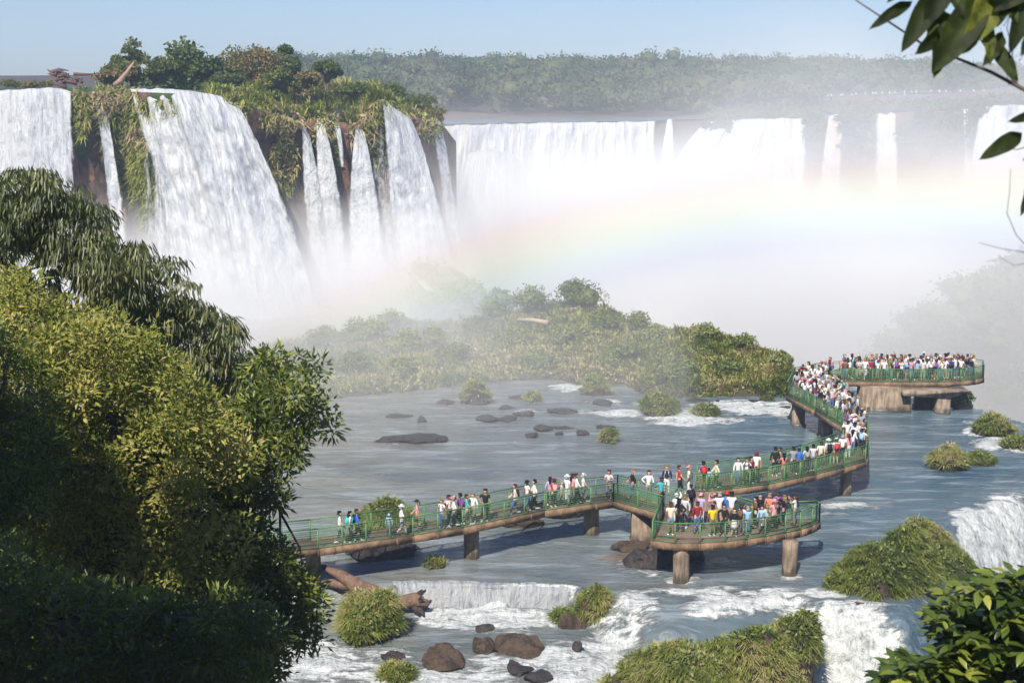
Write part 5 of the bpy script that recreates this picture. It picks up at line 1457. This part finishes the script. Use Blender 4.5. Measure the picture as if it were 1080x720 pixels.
C(865, 493, .1, top='cream', bot='dark trousers', hair='short', hc='brown hair', hat=None, pose='standing', pack=None, slv='jacket')
C(873, 490, .3, top='white', bot='dark trousers', hair='short', hc='grey hair', hat='brimmed hat', hatc='white', pose='standing', pack='black')
C(881, 490, .1, top='white', bot='red shorts', hair='short', hc='brown hair', hat='cap', hatc='white', pose='leaning on the rail', pack='red')
C(888, 486, -.4, top='white', bot='dark trousers', hair='short', hc='grey hair', hat=None, pose='standing', pack=None)
C(894, 484, .3, top='pink', bot='white trousers', hair='long', hc='brown hair', hat=None, pose='standing', pack=None)
GB = 'visitors gathered on the near platform'
B = lambda px, py, rz, **k: rnd_person(feet(px, py), rz, 'on the near platform', GB, **k)
B(707, 564, .1, top='cream', bot='denim shorts', hair='short', hc='brown hair', hat=None, pose='standing', pack=None, slv='tee', scale=1.03)
B(713, 551, .4, top='white', bot='white trousers', hair='short', hc='grey hair', hat='cap', hatc='white', pose='raising an arm', pack=None)
B(716, 560, -.6, top='black', bot='dark trousers', hair='long', hc='black hair', hat=None, pose='hand on hip', pack=None)
B(722, 556, 2.6, top='light grey', bot='grey trousers', hair='long', hc='fair hair', hat=None, pose='standing', pack=None)
B(735, 562, .1, top='dark red', bot='blue jeans', hair='short', hc='brown hair', hat=None, pose='standing', pack=None, slv='jacket')
B(739, 554, 2.5, top='striped lilac', bot='white trousers', hair='short', hc='brown hair', hat='cap', hatc='pink', pose='standing', pack=None)
B(751, 565, .2, top='yellow', bot='green shorts', hair='short', hc='black hair', hat=None, pose='standing', pack=None, slv='tee', scale=.97)
B(753, 552, .6, top='pink', bot='grey trousers', hair='short', hc='brown hair', hat='cap', hatc='pink', pose='taking a photo', pack=None)
B(758, 554, .1, top='white', bot='beige trousers', hair='short', hc='grey hair', hat=None, pose='leaning on the rail', pack=None, scale=1.06)
B(766, 553, 3.0, top='blue', bot='blue jeans', hair='short', hc='brown hair', hat='cap', hatc='red', pose='standing', pack=None, scale=1.05)
B(771, 554, -.1, top='white', bot='khaki shorts', hair='short', hc='black hair', hat=None, pose='leaning on the rail', pack=None, scale=1.08)
B(763, 564, 2.9, top='black', bot='dark trousers', hair='long', hc='brown hair', hat=None, pose='hand on hip', pack=None, scale=.96)
B(774, 565, 3.1, top='black', bot='white skirt', hair='long', hc='brown hair', hat=None, pose='standing', pack=None, scale=.86)
B(782, 563, -.8, top='white', bot='grey trousers', hair='long', hc='brown hair', hat=None, pose='taking a photo', pack='brown')
B(788, 564, .2, top='light blue', bot='blue jeans', hair='short', hc='grey hair', hat=None, pose='leaning on the rail', pack=None, scale=.88)
B(801, 553, 3.0, top='black', bot='dark trousers', hair='pony', hc='black hair', hat=None, pose='hand on hip', pack=None)
B(803, 562, 2.8, top='light blue', bot='grey trousers', hair='short', hc='brown hair', hat=None, pose='standing', pack=None, scale=.86)
B(808, 562, .3, top='light grey', bot='dark trousers', hair='long', hc='fair hair', hat=None, pose='standing', pack=None, scale=.9)
B(811, 554, -.4, top='coral', bot='grey trousers', hair='short', hc='fair hair', hat=None, pose='standing', pack=None, slv='tee')
B(816, 560, .3, top='pink', bot='dark trousers', hair='long', hc='fair hair', hat='brimmed hat', hatc='pink', pose='leaning on the rail', pack=None)
B(819, 551, .2, top='purple', bot='dark trousers', hair='short', hc='brown hair', hat=None, pose='standing', pack=None)
B(826, 553, 1.2, top='black', bot='dark trousers', hair='long', hc='fair hair', hat=None, pose='taking a photo', pack=None)
B(838, 553, 1.1, top='white', bot='grey trousers', hair='long', hc='brown hair', hat=None, pose='taking a photo', pack=None, slv='tee')
B(796, 556, 1.7, top='brown', bot='dark trousers', hair='short', hc='black hair', hat=None, pose='arms folded', pack=None)
# crowd on the return leg and on the end platform
def crowd(n, ptfn, zone, group, rz, mind):
    done = []; tries = 0
    while len(done) < n and tries < 9000:
        tries += 1
        P = ptfn()
        if any((P[0] - q[0]) ** 2 + (P[1] - q[1]) ** 2 < mind ** 2 for q in done): continue
        done.append(P)
        rnd_person(np.array([P[0], P[1], ZD + .03]), rz + R.uniform(-.9, .9) + (3.14 if R.rand() < .2 else 0), zone, group)
def quad(a, b, c, d):
    def f():
        s_, t_ = R.uniform(.06, .94), R.uniform(.04, .96)
        return (a * (1 - s_) + b * s_) * (1 - t_) + (d * (1 - s_) + c * s_) * t_
    return f
crowd(16, quad(dpx(888, 482), dpx(911, 482), dpx(911, 453), dpx(893, 457)), 'at the sharp turn of the bridge', 'visitors packed at the sharp turn of the footbridge', 0., .42)
crowd(46, quad(dpx(888, 450), dpx(911, 446), dpx(876, 410), dpx(835, 418)), 'on the crowded diagonal arm', 'visitors packed on the crowded diagonal arm', .6, .42)
crowd(16, quad(dpx(836, 416), dpx(876, 408), dpx(880, 399), dpx(845, 404)), 'at the start of the end platform', 'visitors where the end platform begins', -.5, .45)
Ef = E_front
crowd(44, quad(dpx(882, 401.5), dpx(1010, 402), dpx(1010, 398.5), dpx(880, 398)), 'at the front rail of the end platform', 'visitors along the front rail of the end platform', .1, .40)
crowd(30, quad(dpx(965, 399), dpx(1033, 399), dpx(1031, 394), dpx(968, 393)), 'in the dense right part of the end platform', 'visitors crowding the right part of the end platform', -.2, .42)
crowd(14, quad(dpx(880, 397), dpx(965, 397), dpx(965, 394), dpx(880, 396)), 'at the back rail of the end platform', 'visitors at the back rail of the end platform', 0., .45)
# far bridge visitors (a few pixels each)
for (a, b), k in zip(FB, (14, 8)):
    for i in range(k):
        P = a + (b - a) * (i + R.uniform(.1, .9)) / k + np.array([0, 0, .15])
        rnd_person(P, 3.1, 'on the tiny far footbridge', 'visitors on the far footbridge', top='white' if R.rand() < .7 else 'light grey', pack=None, hat='brimmed hat', hatc='white')
# labels
from collections import defaultdict
NUM = ['leftmost', 'second from left', 'third from left', 'fourth from left', 'fifth from left', 'sixth from left', 'seventh from left', 'eighth from left', 'ninth from left', 'tenth from left', 'eleventh from left', 'twelfth from left', 'thirteenth from left', 'fourteenth from left', 'fifteenth from left']
def lab(p, full=True):
    s_ = ('child' if p['child'] else 'person') + ' in ' + p['top'] + (' jacket' if p['sl'] == 'jacket' else ' shirt')
    if p['hat']: s_ += ', %s %s' % (p['hatc'], p['hat'])
    else: s_ += ', %s' % (('long ' if p['hair'] == 'long' else '') + p['hc'])
    return s_
far_ = [p for p in PEOPLE if 'far' in p['zone']]; near_ = [p for p in PEOPLE if 'far' not in p['zone']]
g = defaultdict(list)
for p in near_: g[lab(p), p['zone']].append(p)
for (l, z), ps in g.items():
    if len(ps) == 1: ps[0]['o']['label'] = l + ' ' + z; continue
    h_ = defaultdict(list)
    for p in ps: h_[p['bot'].split()[0] + ' ' + p['bot'].split()[-1]].append(p)
    for bt, qs in h_.items():
        qs.sort(key=lambda p: p['o'].location.x / p['o'].location.y)
        for i, p in enumerate(qs):
            ll = l.replace(' in ', ' in ', 1) + ', ' + bt
            if len(qs) > 1: ll = NUM[min(i, 14)] + ' ' + ll
            p['o']['label'] = (ll + ' ' + z).replace(' of the end platform', ' of end platform').replace(' of the bridge', ' of bridge').replace('brimmed hat', 'sunhat').replace('in the dense', 'in dense').replace('at the ', 'at ').replace('on the ', 'on ')
for p in PEOPLE:
    l = p['o'].get('label', '')
    for a_, b_ in ((' in the dense', ' in dense'), (' of the end', ' of end'), (' at the ', ' at '), (' light grey', ' pale'), ('in dense right part', 'in right part'), ('of end platform', 'of platform'), (' the ', ' '), (' front rail of end', ' front of end'), (' long ', ' ')):
        if len(l.split()) > 16: l = l.replace(a_, b_)
    p['o']['label'] = l
far_.sort(key=lambda p: p['o'].location.x / p['o'].location.y)
for i, p in enumerate(far_):
    p['o']['label'] = 'tiny person in pale clothes on the hazy far footbridge'
print('PEOPLE', len(PEOPLE), max(len(p['o']['label'].split()) for p in PEOPLE))
# ---------------------------------------------------------------- near trees
from mathutils.geometry import tessellate_polygon
M_droop = m_leaf('drooping_leaf', [(.035, .05, .018), (.075, .095, .03), (.16, .17, .06), (.30, .29, .13)], .38, .25, .5, .8, .25)
M_yel = m_leaf('yellow_flower_leaf', [(.035, .06, .012), (.10, .135, .02), (.28, .28, .055), (.52, .45, .15)], .5, .3, .3, .8, .35)
M_grn = m_leaf('green_leaf', [(.035, .055, .012), (.08, .12, .018), (.18, .21, .035), (.36, .36, .08)], .4, .3, .5, .9, .35)
M_bark = m_rock('bark', [(.06, .045, .035), (.16, .12, .09), (.28, .22, .17)], 3.)
def in_poly(x, y, poly):
    poly = np.array(poly, float); n = len(poly); c = np.zeros(len(x), bool); j = n - 1
    for i in range(n):
        a, b = poly[i], poly[j]
        m = ((a[1] > y) != (b[1] > y)) & (x < (b[0] - a[0]) * (y - a[1]) / (b[1] - a[1] + 1e-9) + a[0])
        c ^= m; j = i
    return c
def near_tree(name, label, poly, D, dd, ntw, twig_r, nleaf, L, W_, mat, droop, trunk, tint=.5, seed=0, bulge=1.5, tintvar=.18, updir=.35, back=1.0, hang=True, skirt=0, lumps=1.0):
    """crown made of many leafy twigs filling the outline, on real limbs"""
    poly = np.array(poly, float); lo, hi = poly.min(0), poly.max(0)
    x = R.uniform(lo[0], hi[0], ntw * 6); y = R.uniform(lo[1], hi[1], ntw * 6)
    nz = fbm(np.stack([x / 38., y / 38.], -1), 3, 100 + seed)
    nz2 = fbm(np.stack([x / 14., y / 14.], -1), 3, 140 + seed)
    m = in_poly(x + nz * 16 + nz2 * 9, y + nz * 16 - nz2 * 9, poly) & (nz > -.42 * lumps)
    x, y, nz = x[m][:ntw], y[m][:ntw], nz[m][:ntw]
    cx, cy_ = poly.mean(0)
    # near side bulges towards the viewer, and lumps come forward
    rel = np.clip(1 - ((x - cx) / (hi[0] - lo[0]) * 1.6) ** 2 - ((y - cy_) / (hi[1] - lo[1]) * 1.6) ** 2, 0, 1)
    dep = D - bulge * rel ** .5 - nz * dd * 1.4 + R.uniform(0, 1, len(x)) ** 2 * dd * 2.2
    bk = R.rand(len(x)) < back * .4
    dep = np.where(bk, D + bulge * .6 + .5 + R.rand(len(x)) * dd * 2, dep)
    T0 = atY(x, y, dep)
    nT = len(T0)
    root = thing(name, label, 'tree', trunk[0], 0, 'trees framing the left side')
    o0 = np.array(trunk[0], float)
    # leaves
    k = np.repeat(np.arange(nT), nleaf); n = len(k)
    d = rnd_unit(n)
    if droop:
        # leaves hang from the twig end like a tassel
        a = R.rand(n) * 6.283; rr = twig_r * R.rand(n) ** .5
        C = T0[k] + np.stack([np.cos(a) * rr, np.sin(a) * rr, R.uniform(-.1, .5, n) * twig_r - rr * .35], -1)
        Dr_ = np.stack([np.cos(a) * .55, np.sin(a) * .55, -1.05 + R.normal(size=n) * .35], -1)
        N = np.stack([np.cos(a), np.sin(a), np.full(n, .55)], -1) + rnd_unit(n) * .25
    else:
        C = T0[k] + d * (twig_r * R.rand(n) ** .5)[:, None] * np.array([1, 1, .7])
        Dr_ = d + np.array([0, -.15, updir]) + rnd_unit(n) * .5
        N = rnd_unit(n) * .7 + np.array([-.1, -.5, .8])
    tt_ = np.clip(tint + (R.normal(size=nT) * tintvar + fbm(T0 * .7, 3, seed + 7) * .35)[k] + R.normal(size=n) * .1, 0, 1)
    sz = .55 + 1.0 * R.rand(nT)[k]
    V, Fc, T = leaves(C, Dr_, N, L * sz * (.7 + .6 * R.rand(n)), W_ * (.7 + .5 * R.rand(n)), tt_)
    cr = link('crown', mk_mesh('crown', V - o0, [Fc], {'tint': T}), mat, root)
    # limbs: trunk and boughs to twig clusters
    mb = MB(); tp = np.array(trunk, float)
    mb.tube(tp - o0, np.linspace(trunk_r(D), trunk_r(D) * .35, len(tp)), 10, rough=.15)
    sel = R.choice(nT, min(70, nT), replace=False)
    hubs = []
    for i in range(9):
        s0 = sel[i]; q = T0[s0]; st = tp[-1] * .6 + tp[-2] * .4
        h_ = st + (q - st) * .5 + rnd_unit(1)[0] * .25; hubs.append(h_)
        mb.tube(np.array([st, (st + h_) / 2 + rnd_unit(1)[0] * .2, h_]) - o0, [trunk_r(D) * .3, trunk_r(D) * .2, trunk_r(D) * .1], 7, rough=.15)
    hubs = np.array(hubs)
    for i in sel[9:]:
        q = T0[i]; h_ = hubs[np.argmin(np.linalg.norm(hubs - q, axis=1))]
        mid = (q + h_) / 2 + rnd_unit(1)[0] * .18
        mb.tube(np.array([h_, mid, q]) - o0, [.03, .02, .008], 5)
    link('trunk', mb.mesh('trunk', True), M_bark, root)
    return T0
def trunk_r(D): return .26
def gz(X, Y): return float(ground_h(np.array(X), np.array(Y)))
def tr(px, D, pts):
    X = (px - 540) / F * D; z0 = gz(X, D)
    return [(X, D, z0 - .3)] + [tuple(atY(a, b, D + c)) for a, b, c in pts]
near_tree('drooping_tree', 'dark green tree with drooping narrow leaves reaching highest on the left', [(-60, 188), (-20, 180), (20, 178), (62, 184), (88, 200), (108, 222), (112, 250), (136, 262), (150, 256), (172, 272), (190, 290), (212, 300), (222, 330), (246, 338), (262, 358), (275, 392), (282, 430), (262, 480), (220, 480), (120, 420), (-60, 380)],
          30, .9, 1500, .30, 30, .19, .042, M_droop, True, tr(40, 31, [(60, 600, 0), (70, 430, 0), (60, 300, 0)]), .45, 1, 1.8)
near_tree('yellow_flowering_tree', 'yellow green tree with small blossoms filling the middle left', [(-60, 290), (20, 285), (60, 320), (130, 335), (180, 370), (205, 395), (235, 430), (262, 470), (268, 520), (268, 560), (262, 620), (200, 680), (60, 700), (-60, 620)],
          25, 1.15, 2700, .24, 20, .115, .052, M_yel, False, tr(60, 25.5, [(80, 640, 0), (95, 540, .2), (100, 470, .2)]), .62, 2, 1.6)
near_tree('broadleaf_tree', 'glossy green broadleaf tree at the right edge of the left group', [(255, 372), (280, 366), (300, 376), (322, 374), (333, 392), (336, 410), (345, 428), (353, 444), (345, 458), (325, 452), (320, 470), (326, 486), (306, 484), (296, 500), (305, 530), (290, 560), (310, 590), (338, 622), (345, 650), (332, 690), (300, 700), (280, 730), (240, 730), (230, 520), (240, 420)],
          27, .6, 620, .26, 22, .15, .062, M_grn, False, tr(245, 27.9, [(245, 640, 0), (252, 520, 0), (262, 450, 0)]), .42, 3, .6, .25, .1, .3)
near_tree('shady_tree', 'shaded leafy tree filling the dark lower left corner', [(-80, 560), (0, 570), (60, 600), (120, 625), (200, 640), (250, 630), (280, 640), (300, 670), (270, 700), (280, 760), (-80, 760)],
          18, .6, 800, .25, 26, .11, .045, M_grn, False, tr(60, 18.6, [(70, 760, 0), (80, 690, 0), (90, 640, 0)]), .25, 4, 1.0)
near_tree('green_shrub_tree', 'deep green feathery tree at the left edge under the drooping one', [(-80, 330), (-10, 330), (30, 380), (60, 430), (70, 500), (50, 560), (-80, 600)],
          22, .5, 650, .22, 26, .10, .035, M_grn, False, tr(-10, 22.6, [(-10, 700, 0), (0, 560, 0), (0, 470, 0)]), .3, 5, .6)
near_tree('understory_tree', 'dense dark tree standing lower on the slope behind the shaded one', [(-80, 420), (60, 440), (200, 450), (250, 520), (262, 600), (285, 680), (270, 760), (-80, 760)],
          29.5, .8, 1500, .38, 24, .24, .11, M_grn, False, tr(120, 30.5, [(120, 700, 0), (120, 600, 0), (120, 540, 0)]), .2, 6, .6)
# unseen tree added outside the frame, its crown placed to shade the lower left corner
root = thing('added_shade_tree', 'unseen tree added beside the viewpoint to shade the lower left corner', 'tree', (-9.5, -1, gz(-9.5, -1.)))
n = 26000; SHT = [(-40, 700, 17, 1.7), (40, 690, 17, 1.7), (120, 690, 17, 1.7), (200, 690, 17, 1.6), (265, 690, 17, 1.3), (-20, 620, 17.5, 1.3), (70, 650, 17.5, 1.2), (-20, 480, 21, 1.0), (-30, 400, 21, .8), (290, 660, 26, .8)]
cs = []
for a_, b_, d_, r_ in SHT:
    T_ = atY(a_, b_, d_); cs.append(T_ + np.array(sdir) * ((31.2 + R.uniform(-.8, .8) - T_[2]) / sdir.z))  # crown clumps set along sun rays from the spots to darken
cs = np.array(cs); rs = np.array([q_[3] for q_ in SHT])
V, Fc, T = crown_mass(cs, rs, 2400, .26, np.full(len(cs), .4), .8, core=True)
o0 = np.array(root.location); link('crown', mk_mesh('crown', V - o0, [Fc], {'tint': T}), M_grn, root)
mb = MB(); mb.tube([[0, 0, -.4], [.2, .5, 3], [1, 3, 6.2]], [.35, .28, .15], 10, rough=.15)
for c in cs: mb.tube([[1, 3, 6.2], ((c - o0) + [1, 3, 6.2]) / 2, c - o0], [.14, .08, .03], 6)
link('trunk', mb.mesh('trunk', True), M_bark, root)

# glossy shrub in the lower right corner
M_gloss = m_leaf('glossy_leaf', [(.03, .05, .01), (.08, .12, .02), (.17, .21, .035), (.36, .36, .07)], .3, .25, .6, 3., .3)
def glossy():
    D0 = 9.
    base = np.array([(1040 - 540) / F * D0, D0 + .4, gz(3., 9.4)])
    root = thing('glossy_shrub', 'shrub with large glossy leaves in the lower right corner', 'shrub', base)
    poly = [(985, 650), (998, 622), (1030, 612), (1060, 606), (1130, 600), (1130, 790), (900, 790), (930, 705), (960, 690), (985, 700)]
    x = R.uniform(900, 1130, 3400); y = R.uniform(600, 790, 3400); m = in_poly(x, y, poly)
    T0 = atY(x[m][:760], y[m][:760], D0 + R.uniform(-.45, .9, m.sum())[:760]); n = len(T0) * 9
    k = np.repeat(np.arange(len(T0)), 9)
    a = R.rand(n) * 6.283; up = R.uniform(-.5, .7, n)
    Dl = np.stack([np.cos(a), np.sin(a) * .9, up], -1); N = np.stack([-np.cos(a) * up, -np.sin(a) * up - .2, np.full(n, 1.)], -1) + rnd_unit(n) * .25
    L = .125 * (.6 + .6 * R.rand(n)); Wd = L * .42
    # ten-sided leaves with a folded midrib
    Dl /= np.linalg.norm(Dl, axis=1)[:, None]; S = np.cross(Dl, N); S /= np.linalg.norm(S, axis=1)[:, None]; Nn = np.cross(S, Dl)
    C = T0[k] + Dl * .015 + rnd_unit(n) * .02
    prof = [(0, 0), (.2, .32), (.45, .5), (.7, .38), (.9, .14), (1, 0)]
    V = []
    for t_, w_ in prof:
        mid = C + Dl * (L * t_)[:, None] - Nn * (L * .22 * t_ * t_)[:, None]
        V += [mid, mid + S * (Wd * w_)[:, None] + Nn * (Wd * w_ * .35)[:, None], mid - S * (Wd * w_)[:, None] + Nn * (Wd * w_ * .35)[:, None]]
    V = np.stack(V, 1); b = np.arange(n)[:, None] * 18; Fq = []
    for i in range(5):
        Fq.append(b + np.array([[3 * i, 3 * i + 3, 3 * i + 4, 3 * i + 1]])); Fq.append(b + np.array([[3 * i, 3 * i + 2, 3 * i + 5, 3 * i + 3]]))
    tn = np.clip(.4 + (R.normal(size=len(T0)) * .15)[k] + R.normal(size=n) * .18, 0, 1)
    link('foliage', mk_mesh('foliage', V.reshape(-1, 3) - base, [np.concatenate(Fq)], {'tint': np.repeat(tn, 18)}, True), M_gloss, root)
    mb = MB(); hub = base + [0, 0, 2.0]
    mb.tube(np.array([base - [0, 0, .3], base + [.1, 0, 1.], hub]) - base, [.06, .05, .035], 7)
    for i in range(0, len(T0), 9): mb.tube(np.array([hub + [0, .5, 0], (hub + T0[i]) / 2 + [0, .35, -.12], T0[i]]) - base, [.014, .008, .003], 5)
    link('stems', mb.mesh('stems'), M_bark, root)
glossy()
# branch with leaves hanging into the upper right corner, close to the viewer
def branch():
    D0 = 4.2
    P = lambda x, y, d=0.: atY(x, y, D0 + d)
    root = thing('overhanging_branch', 'dark out of focus branch with hanging leaves in the upper right corner', 'branch', tuple(P(1100, 60)))
    o0 = np.array(root.location)
    mb = MB()
    T_ = lambda pts, r0, r1: mb.tube(np.array([P(*p) for p in pts]) - o0, np.linspace(r0, r1, len(pts)) * .62, 7)
    T_([(1180, 150, .1), (1110, 110), (1075, 92), (1045, 76), (1010, 62), (975, 48), (940, 25), (905, 2), (880, -16)], .012, .002)
    T_([(1075, 92), (1058, 72), (1040, 50), (1025, 28), (1012, 0), (1005, -30)], .006, .002)
    T_([(1066, 82), (1068, 55), (1062, 30), (1070, -10)], .003, .0015)
    T_([(1110, 200, .1), (1090, 150), (1085, 110, .05), (1100, 80)], .006, .004)
    T_([(1105, 270), (1085, 262), (1072, 248), (1062, 225), (1065, 200), (1066, 178)], .003, .0012)
    T_([(1110, 262), (1080, 266), (1055, 262), (1033, 256)], .003, .001)
    T_([(1110, 275), (1085, 277), (1070, 280), (1056, 272), (1040, 276)], .002, .001)
    T_([(1130, 160), (1100, 150), (1072, 158), (1060, 156)], .003, .002)
    for i in range(10):
        x, y = R.uniform(1040, 1100), R.uniform(10, 100); T_([(x, y), (x + R.uniform(-14, 10), y - R.uniform(10, 25)), (x + R.uniform(-20, 16), y - R.uniform(25, 45))], .0018, .0008)
    b = link('branch', mb.mesh('twigs', True), M_bark, root); b.name = 'twigs'
    M_bl = m_leaf('hanging_leaf', [(.008, .012, .004), (.02, .03, .006), (.07, .09, .012), (.28, .28, .05)], .6, .25, .2, 22., .55)
    LF = [((962, 2), (916, 32), 13, .1, 1.), ((990, -14), (950, 56), 24, .2, .8), ((1040, -10), (982, 78), 36, .35, .8), ((1000, -30), (975, 30), 26, .15, .6), ((1052, -20), (1015, 52), 34, .75, -.6), ((1085, -20), (1064, 58), 22, .1, .8), ((1100, 10), (1076, 60), 20, .15, .4), ((1078, 141), (1032, 169), 18, .3, .8),
          ((1100, 120), (1062, 129), 12, .2, .6), ((1092, 180), (1076, 228), 14, .3, .7), ((1110, 140), (1078, 170), 14, .1, .5), ((1030, -40), (1062, 10), 24, .1, .5), ((970, -40), (935, 4), 18, .1, .5), ((1100, -30), (1045, 14), 26, .1, .5), ((1120, 60), (1090, 110), 20, .2, .5)]
    for i in range(12):
        x_, y_ = R.uniform(985, 1095), R.uniform(-15, 60); a_ = R.uniform(.9, 2.6); l_ = R.uniform(28, 55)
        LF.append(((x_, y_ - 15), (x_ + math.cos(a_) * l_, y_ - 15 + math.sin(a_) * l_), R.uniform(11, 20), R.uniform(0, .6), R.uniform(-1, 1)))
    for i, (a, c, w_, tn, tw) in enumerate(LF):
        A_, C_ = P(*a), P(*c, -.06); L = np.linalg.norm(C_ - A_); d = (C_ - A_) / L
        S = np.cross(d, np.array([0, -1, .35 * tw])); S /= np.linalg.norm(S); N = np.cross(S, d); Wd = w_ * D0 / F
        V = []; F_ = []
        ts = np.linspace(0, 1, 12)
        for t_ in ts:
            hw = Wd * .5 * (math.sin(math.pi * t_ ** .85) ** .75 if 0 < t_ < 1 else 0.02)
            c0 = A_ + d * L * t_ + N * (.10 * L * math.sin(t_ * 3) ) 
            for q in (-1, -.5, 0, .5, 1): V.append(c0 + S * hw * q + N * (abs(q) * hw * .35 + .004 * math.sin(t_ * 17 + q * 3)))
        me = mk_mesh('leaf', np.array(V) - o0, [grid_faces(12, 5)], {'tint': np.full(60, tn)}, True)
        link('leaf', me, M_bl, root)
branch()
